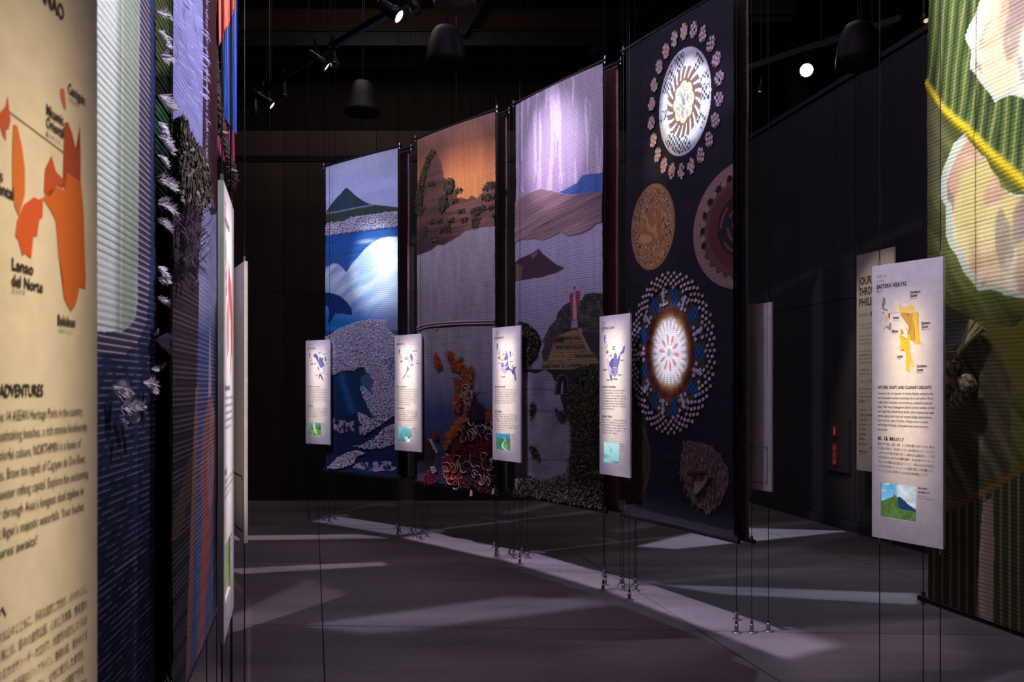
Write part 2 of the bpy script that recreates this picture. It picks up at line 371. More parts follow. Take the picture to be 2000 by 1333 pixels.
# right partition
wr0, wr1 = Vector((3.05, 10.78)), Vector((4.95, 1.3)); td = (wr1-wr0).normalized(); wl = (wr1-wr0).length
ang = math.atan2(td.y, td.x)
wrp = struct(boxobj('wall_partition', (*((wr0+wr1)/2+Vector((-td.y, td.x))*.14), 2.36), (wl, .2, 4.72), M['black'], None, ang))
cuts = [0, .62, 1.32, 2.02, 2.38, 3.6, 4.5, 5.4, 6.3, 7.2, 8.1, wl]
for i in range(len(cuts)-1):
    for (z0, z1) in ((.09, 2.42), (2.42, 4.70)):
        boxobj('wall_panel', ((cuts[i]+cuts[i+1])/2-wl/2, -.107, (z0+z1)/2-2.36), (cuts[i+1]-cuts[i]-.01, .014, z1-z0-.008), M['grey_wall'], wrp)
o = boxobj('baseboard_right', (*((wr0+wr1)/2+Vector((td.y, -td.x))*-.02), .045), (wl, .1, .085), M['grey_wall'], None, ang); struct(o)
o = boxobj('trim_1', (*((wr0+wr1)/2+Vector((-td.y, td.x))*.14), 4.745), (wl, .26, .05), M['grey_wall'], None, ang); struct(o)
for i, (px, dd, wd) in enumerate(((1556, 11.9, .22), (1690, 11.6, .20), (1745, 11.9, .28), (1618, 12.3, .18))):
    p = at(px, dd); b = MB(); b.box((p.x, p.y, 4.0), (wd, .24, 7.9))
    simple_thing('timber_post', ['reddish timber post seen left of the glaring lamp', 'timber post behind the hanging speaker at right', 'widest timber post rising over the slate partition at right', 'slim timber post straight above the glaring lamp'][i], 'post', b, M['glulam'])
# extinguisher niche on the partition
def wall_pt(px):     # where the row of the partition meets that image column (used once, to place the niche)
    s = (px-1000)/F_PX; q = (s*wr0.y-wr0.x)/(td.x-s*td.y); return q
q0 = wall_pt(1635); rotw = Matrix.Rotation(ang, 3, 'Z'); nrm = Vector((td.y, -td.x))
pc = wr0+td*q0 + nrm*.0
dq = pc.y; zc = lambda py: EYE+(HOR-py)*dq/F_PX
nic = thing('extinguisher_cabinet', 'slim slate-grey wall cabinet with two red extinguisher signs, on the right partition', 'cabinet', (pc.x, pc.y, zc(870)))
nic.rotation_euler = (0, 0, ang)
def nbox(name, x, z, sxx, szz, th, m, y=-.01, par=nic):
    return boxobj(name, (x, y, z), (sxx, th, szz), m, par)
nbox('door', 0, 0, .42, .56, .03, M['grey_wall'], .01)
def text_mesh(s, size, width=None, align='LEFT', res=2, font_bold=False):
    cu = bpy.data.curves.new('t', 'FONT'); cu.body = s; cu.size = size; cu.align_x = align; cu.resolution_u = res; cu.fill_mode = 'FRONT'
    if font_bold: cu.offset = size*.026
    o = bpy.data.objects.new('t', cu); C.objects.link(o)
    dg = bpy.context.evaluated_depsgraph_get(); me = bpy.data.meshes.new_from_object(o.evaluated_get(dg))
    n = len(me.vertices); co = np.empty(n*3); me.vertices.foreach_get('co', co); co = co.reshape(-1, 3)
    faces = [tuple(p.vertices) for p in me.polygons]
    bpy.data.objects.remove(o); bpy.data.curves.remove(cu); bpy.data.meshes.remove(me)
    if n and width: co[:, 0] *= width/max(co[:, 0].max(), 1e-6)
    return co, faces
class TX:
    """flat lettering in the x-z plane facing -y, gathered in one mesh"""
    def __init__(s): s.b = MB()
    def put(s, txt, x, z, size, width=None, y=0, align='LEFT', res=2, bold=False):
        co, fs = text_mesh(txt, size, width, align, res, bold)
        s.b.add([(x+c[0], y, z+c[1]) for c in co], fs)
t = nbox('square_sign', -.02, .145, .085, .115, .012, M['red_sign'], -.012)
b = MB(); b.box((0, -.008, 0), (.022, .003, .075)); b.box((0, -.008, .043), (.014, .003, .016)); b.build('pictogram', M['white_sign'], t)
t = nbox('tall_sign', -.02, -.10, .085, .235, .012, M['red_sign'], -.012)
x = TX()
for i, ch in enumerate('消火器'): x.put(ch, 0, .045-.07*i, .066, None, -.0075, 'CENTER')
x.b.build('lettering', M['white_sign'], t)

# ------------------------------------------------------------------ woven hangings
_lat = np.random.default_rng(5).random((256, 256))
def vnoise(x, y, seed=0):
    x = x+seed*17.37; y = y+seed*9.71
    xi = np.floor(x).astype(int); yi = np.floor(y).astype(int); fx = x-xi; fy = y-yi
    fx = fx*fx*(3-2*fx); fy = fy*fy*(3-2*fy)
    g = lambda a, b: _lat[a & 255, b & 255]
    return (g(xi, yi)*(1-fx)+g(xi+1, yi)*fx)*(1-fy)+(g(xi, yi+1)*(1-fx)+g(xi+1, yi+1)*fx)*fy
def fbm(x, y, seed=0, oct=4):
    t = 0; a = .5; n = 0
    for i in range(oct): t = t+a*vnoise(x*2**i, y*2**i, seed+i*3); n += a; a *= .5
    return t/n
def inpoly(X, Y, pts):
    r = np.zeros(X.shape, bool); n = len(pts)
    for i in range(n):
        x0, y0 = pts[i]; x1, y1 = pts[(i+1) % n]
        if y0 == y1: continue
        c = ((y0 > Y) != (y1 > Y)) & (X < (x1-x0)*(Y-y0)/(y1-y0)+x0)
        r ^= c
    return r
def ss(a, b, x):
    t = np.clip((x-a)/(b-a), 0, 1); return t*t*(3-2*t)
class Cloth:
    """a woven hanging: regular grid (u to the right, v up) holding colour and relief; X, Y are the coordinates in which
    its picture was measured off (the perspective of the drawing is undone by the plane's own projection)"""
    def __init__(s, key, nx, nz, pitch, amp, zb=ZB, zt=ZT, billow=.02, shift=0.0, crop=None):
        s.key = key; s.L, s.R = HANG[key]; s.t, s.n = frame_of(s.L, s.R)
        if shift: s.L = s.L - s.n*shift; s.R = s.R - s.n*shift
        s.w = (s.R-s.L).length; s.nx, s.nz = nx, nz; s.zb, s.zt = zb, zt; s.pitch = pitch
        s.u, s.v = np.meshgrid(np.linspace(0, 1, nx), np.linspace(0, 1, nz))
        s.s = s.u*s.w; s.z = zb+s.v*(zt-zb)
        px = s.L.x+(s.R.x-s.L.x)*s.u; py = s.L.y+(s.R.y-s.L.y)*s.u
        s.X = 1000+F_PX*px/py; s.Y = HOR-F_PX*(s.z-EYE)/py
        s.groove = .6; s.col = np.zeros((nz, nx, 3)); s.D = np.zeros((nz, nx)); s.amp = amp; s.billow = billow
        s.jx = (fbm(s.s*14, s.z*14, 3)-.5)*2; s.jy = (fbm(s.s*14, s.z*14, 8)-.5)*2
    def mask(s, pts, j=0): return inpoly(s.X+s.jx*j, s.Y+s.jy*j, pts).astype(float)
    def ell(s, cx, cy, rx, ry): return np.hypot((s.X-cx)/rx, (s.Y-cy)/ry)
    def fill(s, m, c):
        c = np.asarray(c, float); m = np.asarray(m)[..., None]
        if c.ndim == 1: c = c[None, None, :]
        s.col = s.col*(1-m)+c*m
    def vgrad(s, stops):
        ys = [a for a, _ in stops]; cs = np.array([c for _, c in stops])
        return np.stack([np.interp(s.Y, ys, cs[:, k]) for k in range(3)], -1)
    def mul(s, f, m=1): s.col = s.col*(1+(f-1)*np.asarray(m))[..., None]
    def point(s, X, Y, off=0.0):
        """local (x along, y toward the visitor = negative, z up) for a picture coordinate"""
        a = (X-1000)/F_PX; u = (a*s.L.y-s.L.x)/((s.R.x-s.L.x)-a*(s.R.y-s.L.y)); d = s.L.y+u*(s.R.y-s.L.y)
        return Vector((u*s.w-s.w/2, -off-s.bulge(u, 0), EYE+(HOR-Y)*d/F_PX-s.zb))
    def bulge(s, u, v): return s.billow*math.sin(math.pi*min(max(u, 0), 1))
    def root(s, name, label, group=None):
        m = Matrix(((s.t.x, -s.n.x, 0, 0), (s.t.y, -s.n.y, 0, 0), (0, 0, 1, 0), (0, 0, 0, 1)))
        m.translation = Vector(((s.L.x+s.R.x)/2, (s.L.y+s.R.y)/2, s.zb))
        s.mw = m
        s.root_o = thing(name, label, 'textile', group=group, mw=m); return s.root_o
    def build(s, ribs=True, rods=True, m='cloth', wav=.006):
        nx, nz = s.nx, s.nz
        ph = s.z/s.pitch+.25*fbm(s.s*5, s.z*2, 11)
        rib = np.abs(np.sin(math.pi*ph))**.55
        D = s.D + (s.amp*(rib-.6) if ribs else 0)
        if ribs: s.mul(s.groove+(1.06-s.groove)*rib)
        wob = (fbm(s.s*2.2, s.z*.9, 21)-.5)*wav*2
        y = -(D + wob + s.billow*np.sin(math.pi*s.u)*(1-.35*np.abs(2*s.v-1)))
        edge = (fbm(s.z*1.1, s.z*0+.3, 31)-.5)*.022 + (vnoise(s.z*60, s.z*0, 5)-.5)*.006
        x = s.s-s.w/2 + edge*np.where(s.u < .5, (1-s.u*2)**6, (s.u*2-1)**6)
        z = s.z-s.zb
        co = np.stack([x, y, z], -1).reshape(-1, 3)
        idx = np.arange(nx*nz).reshape(nz, nx)
        q = np.stack([idx[:-1, :-1], idx[:-1, 1:], idx[1:, 1:], idx[1:, :-1]], -1).reshape(-1, 4)
        me = grid_mesh('cloth', co, q, np.clip(s.col, 0, 1).reshape(-1, 3))
        o = link('cloth', me, M[m], s.root_o)
        if rods:
            for nm, zz in (('top_rod', s.zt-s.zb+.012), ('bottom_rod', -.012)):
                b = MB(); b.tube([(-s.w/2-.05, 0, zz), (s.w/2+.05, 0, zz)], .014, 10)
                ro = b.build(nm, M['rod'], s.root_o)
                for sgn in (-1, 1): b = MB(); b.tube([(sgn*(s.w/2+.028), 0, zz-.024), (sgn*(s.w/2+.028), 0, zz+.034)], .009, 8); b.build('rod_clip', M['steel'], ro)
        return o
def grid_mesh(name, co, quads, col):
    me = bpy.data.meshes.new(name); n, f = len(co), len(quads)
    me.vertices.add(n); me.vertices.foreach_set('co', np.ascontiguousarray(co, np.float32).ravel())
    me.loops.add(f*4); me.loops.foreach_set('vertex_index', np.ascontiguousarray(quads, np.int32).ravel())
    me.polygons.add(f); me.polygons.foreach_set('loop_start', np.arange(f, dtype=np.int32)*4)
    me.polygons.foreach_set('use_smooth', np.ones(f, bool))
    me.update(calc_edges=True)
    vcol(me, col); return me
def vcol(me, col):
    a = me.color_attributes.new('Col', 'FLOAT_COLOR', 'POINT')
    c = np.ones((len(me.vertices), 4), np.float32); c[:, :3] = col; a.data.foreach_set('color', c.ravel())
class RB:
    """raised pieces (yarn, tufts, leaves, chips) gathered with a colour each"""
    def __init__(s): s.v = []; s.f = []; s.c = []
    def add(s, v, f, c):
        k = len(s.v); s.v += [tuple(p) for p in v]; s.f += [tuple(i+k for i in q) for q in f]; s.c += [tuple(c)]*len(v)
    def knot(s, p, r, c, sq=(1, .7, 1)):
        o = [(1, 0, 0), (-1, 0, 0), (0, 1, 0), (0, -1, 0), (0, 0, 1), (0, 0, -1)]
        R = Matrix.Rotation(random.uniform(0, 6.3), 3, 'Y')
        s.add([Vector(p)+R @ Vector((a*r*sq[0], b*r*sq[1], d*r*sq[2])) for a, b, d in o],
              [(0, 2, 4), (2, 1, 4), (1, 3, 4), (3, 0, 4), (2, 0, 5), (1, 2, 5), (3, 1, 5), (0, 3, 5)], c)
    def blade(s, p, d, ln, wd, c, bend=.3):
        p = Vector(p); d = Vector(d).normalized(); sd = d.cross(Vector((0, 1, 0)))
        sd = sd.normalized() if sd.length > 1e-3 else Vector((1, 0, 0))
        up = Vector((0, -1, 0))
        v = [p-sd*wd*.3, p+sd*wd*.3, p+d*ln*.5+sd*wd*.5+up*ln*bend*.5, p+d*ln*.5-sd*wd*.5+up*ln*bend*.5, p+d*ln+up*ln*bend*.35]
        s.add(v, [(0, 1, 2, 3), (3, 2, 4)], c)
    def tube(s, pts, r, c, n=6):
        b = MB(); b.tube(pts, r, n); s.add(b.v, b.f, c)
    def build(s, name, m, parent, kind=True):
        me = bpy.data.meshes.new(name); me.from_pydata(s.v, [], s.f); me.update()
        vcol(me, np.array(s.c, np.float32)); o = link(name, me, m, parent)
        if kind: o['kind'] = 'stuff'
        return o
def scatter(poly, n, rng=random):
    xs = [p[0] for p in poly]; ys = [p[1] for p in poly]; out = []
    px = np.array([rng.uniform(min(xs), max(xs)) for _ in range(n*4)]); py = np.array([rng.uniform(min(ys), max(ys)) for _ in range(n*4)])
    k = np.nonzero(inpoly(px, py, poly))[0][:n]
    return [(px[i], py[i]) for i in k]
def vary(c, a=.2):
    f = 1+random.uniform(-a, a); return tuple(min(1, max(0, x*f*(1+random.uniform(-a, a)*.4))) for x in c)
def foam(cl, name, polys, c, r=.008, dens=1.0, sq=(1.3, .7, .8), off=.008):
    b = RB()
    for P, n in polys:
        for X, Y in scatter(P, int(n*dens)):
            if abs(cl.point(X, Y).x) < cl.w/2-.004: b.knot(cl.point(X, Y, off+random.uniform(-.004, .006)), r*random.uniform(.6, 1.3), vary(c, .22), sq)
    return b.build(name, M['yarn'], cl.root_o)
def leaves(cl, name, polys, cols, ln=.035, wd=.018, dens=1.0, lift=.5):
    b = RB()
    for P, n in polys:
        for X, Y in scatter(P, int(n*dens)):
            a = random.uniform(0, 6.28)
            if abs(cl.point(X, Y).x) > cl.w/2+.012: continue
            b.blade(cl.point(X, Y, .002+random.uniform(0, .012)), (math.cos(a), -.3, math.sin(a)), ln*random.uniform(.6, 1.4), wd*random.uniform(.7, 1.3), vary(random.choice(cols), .3), lift)
    return b.build(name, M['leaf'], cl.root_o)
def A3(*c): return np.array(c, float)

# ---- hanging 1: the sea wave
c = Cloth('wave', 150, 620, .021, .003); c.root('woven_hanging', 'tall woven hanging of a volcano above blue and white sea waves', 'front hangings along the right row')
X, Y = c.X, c.Y
c.fill(np.ones_like(X), c.vgrad([(280, A3(.42, .42, .47)), (330, A3(.45, .46, .54)), (370, A3(.52, .53, .72)), (420, A3(.58, .56, .74))]))
c.mul(.9+.25*fbm(c.s*3, c.z*9, 2))
mt = [(630, 424), (636, 415), (645, 402), (657, 388), (668, 378), (676, 368), (680, 367), (690, 377), (700, 386), (713, 394), (728, 400), (750, 402), (780, 406), (780, 440), (630, 452)]
c.fill(c.mask(mt, .6), A3(.035, .065, .075)*(1)); c.mul(.8+.5*fbm(c.s*30, c.z*5, 4), c.mask(mt))
c.fill(c.mask([(630, 420), (690, 407), (728, 400), (780, 406), (780, 430), (630, 450)], .8), A3(.055, .075, .05))
ln = np.exp(-((Y-np.interp(X, [630, 660, 690, 728], [418, 414, 408, 401.5]))/1.2)**2)*(X < 731); c.fill(ln*.8, A3(.40, .44, .50))
band = [(630, 441), (650, 435), (675, 433), (690, 425), (740, 419), (750, 416), (780, 413), (780, 443), (740, 448), (700, 453), (660, 458), (630, 461)]
c.fill((Y > np.interp(X, [630, 660, 700, 740, 780], [460, 458, 453, 448, 443])).astype(float)*1.0, c.vgrad([(440, A3(.04, .12, .38)), (480, A3(.03, .14, .42)), (530, A3(.05, .16, .42)), (600, A3(.03, .22, .62)), (650, A3(.03, .26, .66))]))
c.mul(.75+.5*fbm(c.s*2, c.z*26, 5), (Y > 455)*1.)
c.fill(.8*np.exp(-(((X-718)/16)**2+((Y-472-(X-718)*-.12)/4)**2)), A3(.6, .72, .85))
c.fill(c.mask(band, 1.5), A3(.50, .44, .50))
edge = np.interp(X, [630, 640, 652, 664, 672, 679, 690, 700, 715, 730, 745, 760, 780], [527, 521, 515, 517, 525, 533, 515, 505, 487, 474, 466, 463, 463])
wave = ss(-1.5, 1.5, Y-edge)*(1-ss(560, 640, Y+(X-700)*-.25))
tone = fbm((c.s+.6*c.z)*2.0, (c.z-.5*c.s)*14, 9)
wc = A3(.42, .60, .84)[None, None]*(1-ss(.35, .7, tone))[..., None]+A3(.86, .92, .95)[None, None]*ss(.35, .7, tone)[..., None]
rt = ss(690, 760, X+(560-Y)*.3)[..., None]; wc = wc*(1-rt*.6)+A3(.9, .92, .94)*rt*.6
c.fill(wave, wc)
low = ss(575, 640, Y)*ss(690, 765, X)*(Y < 660); c.fill(low*.8, A3(.36, .34, .50))
tail = [(630, 571), (650, 573), (665, 578), (680, 590), (690, 605), (690, 617), (672, 613), (657, 613), (650, 624), (643, 632), (641, 628), (645, 612), (640, 598), (630, 600)]
tm = c.mask(tail, .5); c.fill(tm, A3(.008, .03, .16))
c.fill(tm*(np.sin(c.s*170+c.z*60) > .55)*(np.sin(c.z*190-c.s*50) > .4)*.8, A3(.10, .22, .5))
big = [(630, 660), (645, 655), (660, 645), (680, 637), (700, 630), (725, 625), (757, 627), (757, 640), (765, 650), (775, 657), (780, 675), (780, 812), (730, 812), (722, 796), (712, 776), (706, 757), (712, 755), (728, 770), (738, 778), (727, 763), (733, 750), (730, 740), (718, 725), (716, 718), (705, 718), (695, 725), (672, 725), (656, 732), (630, 738)]
c.fill((Y > 640)*(Y < 960)*ss(640, 652, Y), A3(.05, .09, .24)); c.fill(c.mask(big, 1.6), A3(.50, .44, .50))
c.fill(c.mask([(750, 700), (780, 696), (780, 752), (768, 742), (757, 722)], 2), A3(.16, .18, .34))
hol = [(630, 740), (656, 733), (672, 725), (695, 725), (705, 718), (716, 718), (716, 728), (709, 745), (706, 757), (712, 780), (722, 800), (727, 808), (720, 818), (700, 810), (680, 818), (630, 822)]
hm = c.mask(hol, .8); c.fill(hm, A3(.015, .055, .13))
c.fill(hm*np.exp(-((X-np.interp(Y, [735, 760, 800, 815], [668, 676, 688, 700]))/7)**2)*.9, A3(.03, .17, .36))
c.fill(c.mask([(706, 738), (718, 730), (731, 742), (733, 750), (727, 762), (738, 778), (728, 772), (719, 758), (708, 752)], .6), A3(.09, .15, .27))
sea = (Y > np.interp(X, [630, 660, 700, 725, 780], [815, 815, 806, 812, 812])); c.fill(sea*1., A3(.022, .032, .10)); c.mul(.7+.7*fbm(c.s*6, c.z*22, 14), sea)
sp = [[(650, 815), (665, 822), (690, 822), (705, 830), (718, 838), (712, 858), (705, 850), (700, 842), (665, 846), (650, 838)], [(700, 804), (725, 815), (770, 812), (740, 835), (715, 850), (708, 832)], [(690, 872), (712, 868), (735, 855), (755, 835), (780, 825), (780, 862), (760, 872), (745, 877), (715, 877), (700, 872)], [(640, 915), (660, 895), (680, 885), (700, 880), (715, 886), (700, 893), (695, 905), (680, 912), (660, 917)], [(695, 905), (780, 900), (780, 918), (730, 922), (690, 912)]]
for k, P in enumerate(sp): c.fill(c.mask(P, 2.5)*(fbm(c.s*26, c.z*30, 6+k) > (.36 if k in (2, 3) else .5)), A3(.52, .47, .55))
c.D += .012*c.mask(big, 1.6)*fbm(c.s*40, c.z*40, 2)+.01*c.mask(band, 1.5)*fbm(c.s*40, c.z*40, 2)
c.build()
foam(c, 'foam_knots', [(band, 900), ([p for p in big], 3600)]+[(P, 420) for P in sp[1:4]], (.78, .70, .76), .0085)

# ---- hanging 2: the sea cliff above a coral reef
c = Cloth('cliff', 150, 720, .020, .003, billow=.03); c.root('woven_hanging', 'tall woven hanging with orange sunset, dark sea cliff and yarn corals', 'front hangings along the right row')
X, Y = c.X, c.Y
yy = Y+(X-815)*.25
c.fill(np.ones_like(X), np.stack([np.interp(yy, [255, 300, 335, 370, 430], a) for a in ([.26, .20, .42, .66, .74], [.15, .10, .17, .29, .34], [.12, .065, .09, .12, .13])], -1))
c.mul(.8+.4*fbm(c.s*45, c.z*3, 3))
clf = [(808, 520), (812, 372), (820, 345), (828, 322), (838, 302), (846, 291), (852, 292), (858, 297), (860, 308), (865, 314), (868, 332), (872, 348), (878, 352), (888, 349), (893, 356), (892, 371), (898, 388), (906, 387), (912, 389), (918, 389), (924, 382), (930, 386), (934, 388), (943, 380), (945, 370), (955, 360), (972, 354), (972, 441), (950, 443), (930, 447), (912, 452), (900, 462), (885, 472), (872, 479), (858, 479), (845, 490), (830, 495), (808, 502)]
cm = c.mask(clf, 1.2); st = fbm(c.s*3, c.z*24, 6)
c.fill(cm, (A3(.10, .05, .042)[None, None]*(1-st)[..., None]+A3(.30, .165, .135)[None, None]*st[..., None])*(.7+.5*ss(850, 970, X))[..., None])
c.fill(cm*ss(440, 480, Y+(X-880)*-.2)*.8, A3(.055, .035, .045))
c.D += cm*.012*st
wl = np.interp(X, [808, 830, 845, 858, 872, 900, 912, 930, 950, 972], [502, 495, 490, 480, 479, 462, 452, 447, 443, 441])
wm = ss(-1, 1.5, Y-wl); c.fill(wm, c.vgrad([(440, A3(.42, .40, .46)), (600, A3(.30, .28, .33)), (720, A3(.26, .25, .31)), (770, A3(.14, .16, .24)), (800, A3(.06, .08, .19)), (860, A3(.045, .055, .13)), (960, A3(.03, .035, .075))]))
c.mul(.75+.5*fbm(c.s*24, c.z*4, 8), wm)
for P in ([(853, 648), (857, 643), (862, 642), (860, 647), (856, 649)], [(865, 675), (870, 672), (875, 671), (872, 674)]): c.fill(c.mask(P), A3(.34, .10, .09))
cv = c.ell(838, 888, 19, 36); c.fill((cv < 1)*(X < 860)*1., A3(.045, .03, .025)); c.fill(((cv > .82) & (cv < 1.0) & (X > 835))*1., A3(.14, .08, .06))
c.fill(((Y > 925) & (X < 845))*1., A3(.10, .095, .12)*1.0)
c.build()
lf = [([(812, 400), (816, 372), (828, 335), (838, 305), (848, 291), (858, 297), (846, 312), (836, 340), (830, 372), (826, 410)], 420), ([(872, 360), (880, 350), (890, 350), (893, 362), (888, 377), (874, 380)], 260), ([(864, 388), (876, 381), (880, 392), (876, 408), (866, 420), (862, 405)], 260), ([(943, 372), (955, 358), (970, 354), (970, 366), (952, 372)], 170), ([(943, 380), (972, 382), (960, 392), (945, 392)], 80), ([(925, 412), (948, 400), (952, 408), (938, 420), (924, 420)], 150),
      ([(812, 390), (830, 380), (828, 400), (838, 405), (825, 420), (812, 420)], 150), ([(862, 445), (885, 440), (885, 452), (865, 455)], 90), ([(925, 430), (942, 425), (940, 440), (928, 447)], 110), ([(828, 445), (838, 440), (836, 460), (828, 462)], 60)] + [([(x, y), (x+12, y-3), (x+13, y+3), (x+1, y+6)], 34) for x, y in ((845, 432), (857, 432), (880, 430), (900, 412), (905, 430), (840, 358), (870, 400), (886, 392), (895, 372), (848, 468), (955, 405), (962, 420))]
leaves(c, 'cliff_leaves', lf, [(.03, .034, .016), (.055, .056, .024), (.02, .026, .016), (.085, .075, .035), (.13, .09, .05)], .017, .011, 1.5, .06)
b = RB()
for dz in (0, 5):
    b.tube([c.point(X_, np.interp(X_, [815, 830, 845, 870, 900, 967], [641, 636, 633, 631, 629, 627])+dz, .012) for X_ in np.linspace(816, 967, 16)], .007, (.42, .36, .40))
b.build('seam_cord', M['yarn'], c.root_o, False)
def yarn_curl(b, X, Y, col, size, r, off=.015, cl=None):
    p = cl.point(X, Y, off); a = random.uniform(0, 6.28); pts = []; sw = random.uniform(1.5, 4.5)*random.choice((-1, 1)); n = 5 if size < .04 else 9
    lean = random.uniform(0, 6.28)
    for k in range(n):
        t = k/(n-1); ang_ = a+t*sw
        pts.append(p+Vector((math.cos(ang_)*size*(.35+.65*t)+math.cos(lean)*size*t*.5, -.012*math.sin(3.1*t), math.sin(ang_)*size*(.35+.65*t)+math.sin(lean)*size*t*.5)))
    b.tube(pts, r, vary(col, .25), 5)
for nm, polys in (
 ('orange_coral', [([(881, 690), (888, 688), (893, 700), (898, 712), (900, 722), (890, 722), (884, 706)], 90, (.30, .07, .022)), ([(900, 720), (905, 705), (908, 697), (908, 715), (905, 728)], 50, (.40, .08, .025)), ([(855, 698), (862, 695), (861, 708), (868, 708), (868, 716), (860, 717), (856, 708)], 60, (.30, .06, .03)), ([(912, 718), (916, 715), (918, 735), (922, 735), (924, 717), (929, 722), (927, 742), (920, 765), (928, 780), (925, 800), (917, 810), (917, 790), (900, 765), (897, 745), (890, 735), (898, 738), (905, 748), (912, 742)], 330, (.33, .10, .03)), ([(895, 770), (905, 780), (905, 800), (900, 810), (894, 795)], 80, (.42, .06, .02)), ([(905, 815), (918, 812), (915, 830), (900, 845), (885, 865), (876, 880), (880, 850), (895, 830)], 260, (.40, .11, .022)), ([(955, 800), (966, 798), (966, 822), (955, 820)], 90, (.30, .07, .022)), ([(852, 848), (860, 847), (863, 853), (855, 854)], 26, (.30, .02, .03))]),
 ('red_coral', [([(905, 860), (930, 850), (966, 860), (966, 885), (940, 890), (915, 885), (890, 890), (892, 870)], 330, (.16, .012, .018)), ([(875, 895), (895, 892), (900, 915), (908, 930), (900, 945), (880, 945), (873, 920)], 280, (.30, .03, .02)), ([(910, 890), (966, 890), (966, 962), (930, 955), (905, 945)], 420, (.10, .02, .03)), ([(835, 930), (850, 925), (860, 935), (858, 943), (835, 944)], 90, (.15, .01, .03))]),
 ('purple_coral', [([(920, 795), (935, 788), (948, 795), (948, 815), (935, 825), (922, 820)], 260, (.035, .022, .045)), ([(905, 830), (930, 825), (966, 835), (966, 858), (930, 850), (905, 858)], 260, (.05, .02, .045)), ([(905, 900), (940, 895), (945, 940), (915, 945)], 200, (.04, .02, .04))]),
 ('dark_green_coral', [([(890, 850), (905, 855), (905, 880), (892, 880)], 90, (.03, .035, .02)), ([(896, 755), (930, 765), (932, 775), (905, 778)], 90, (.10, .085, .05))])):
    b = RB()
    for P, n, col in polys:
        for X_, Y_ in scatter(P, n): yarn_curl(b, X_, Y_, col, .030, .0034, .012, c)
    b.build(nm, M['yarn'], c.root_o)
b = RB()
for P, n in (([(900, 825), (966, 825), (966, 865), (900, 860)], 17), ([(872, 905), (966, 880), (966, 955), (890, 950)], 30), ([(898, 760), (935, 765), (935, 785), (900, 785)], 12)):
    for X_, Y_ in scatter(P, n): yarn_curl(b, X_, Y_, (.36, .26, .23), .065, .0055, .022, c)
for X_, Y_, ln in ((926, 958, .14), (966, 955, .16)): b.tube([c.point(X_, Y_, .01), c.point(X_+1, Y_+10, .02), c.point(X_, Y_+ln*90, .012)], [.012, .016, .006], (.34, .26, .22))
b.build('pale_yarn_loops', M['yarn'], c.root_o)
foam(c, 'white_tufts', [([(842, 858), (848, 860), (858, 878), (860, 886), (855, 884)], 36), ([(846, 912), (855, 912), (858, 922), (848, 930)], 40), ([(870, 895), (882, 885), (880, 900)], 24)], (.55, .52, .62), .01)

# ---- hanging 3: the hillside statue above a waterfall
c = Cloth('statue', 165, 820, .019, .003, billow=.03); c.root('woven_hanging', 'tall lilac woven hanging of layered hills, hillside statue and grey waterfall', 'front hangings along the right row')
X, Y = c.X, c.Y
c.fill(np.ones_like(X), c.vgrad([(100, A3(.42, .36, .43)), (250, A3(.50, .44, .54)), (380, A3(.58, .46, .62)), (470, A3(.55, .52, .70)), (540, A3(.50, .48, .64)), (600, A3(.42, .40, .54)), (700, A3(.34, .32, .42))]))
thr = (fbm(c.s*26, c.z*2.2, 17) > .60)*(Y < 375); c.fill(thr*.7, A3(.85, .78, .9)); c.mul(.85+.3*fbm(c.s*30, c.z*3, 2), (Y < 620)*1.)
c.fill(c.mask([(1096, 377), (1115, 367), (1130, 358), (1140, 344), (1146, 341), (1190, 337), (1190, 382), (1120, 384)], .8), A3(.09, .18, .48)); c.mul(.7+.7*fbm(c.s*30, c.z*3, 5), ((X > 1095) & (Y < 382) & (Y > 338))*1.)
hl = [(1000, 396), (1025, 383), (1040, 376), (1055, 371), (1061, 368), (1070, 372), (1085, 374), (1100, 379), (1120, 381), (1145, 379), (1165, 376), (1190, 378), (1190, 430), (1165, 440), (1155, 450), (1140, 457), (1115, 462), (1108, 458), (1101, 453), (1090, 460), (1080, 466), (1065, 470), (1045, 468), (1025, 468), (1000, 476)]
hm = c.mask(hl, .8); st = fbm(c.s*1.5+c.z*1.5, (c.z-.16*c.s)*30, 8)
c.fill(hm, A3(.22, .13, .14)[None, None]*(1-st)[..., None]+A3(.62, .42, .42)[None, None]*st[..., None]); c.fill(hm*ss(1120, 1180, X)*.55, A3(.16, .10, .13)); c.D += hm*.012*st
il = [(1000, 518), (1017, 505), (1040, 497), (1057, 486), (1066, 497), (1085, 512), (1095, 520), (1107, 522), (1105, 528), (1090, 535), (1060, 543), (1000, 551)]
im = c.mask(il, .6); c.fill(im, A3(.10, .055, .075)); c.mul(.8+.4*fbm(c.s*3, c.z*30, 3), im)
for P in ([(1040, 500), (1057, 488), (1052, 500), (1043, 507)], [(1008, 515), (1022, 520), (1020, 545), (1008, 550)], [(1028, 515), (1034, 512), (1030, 516)]): c.fill(c.mask(P, 1)*.85, A3(.34, .17, .18))
tr = [(1065, 668), (1080, 637), (1092, 625), (1095, 612), (1108, 597), (1118, 590), (1140, 587), (1145, 576), (1160, 572), (1190, 576), (1190, 730), (1075, 690)]
tm = c.mask(tr, 2.2); fo = fbm(c.s*30, c.z*30, 4)
c.fill(tm, A3(.02, .026, .025)[None, None]*(1-fo)[..., None]*1.4+A3(.20, .19, .14)[None, None]*(fo**2)[..., None])
hy = [(1058, 735), (1066, 695), (1075, 675), (1085, 662), (1110, 650), (1120, 646), (1135, 642), (1146, 662), (1160, 690), (1175, 715), (1175, 735), (1130, 735)]
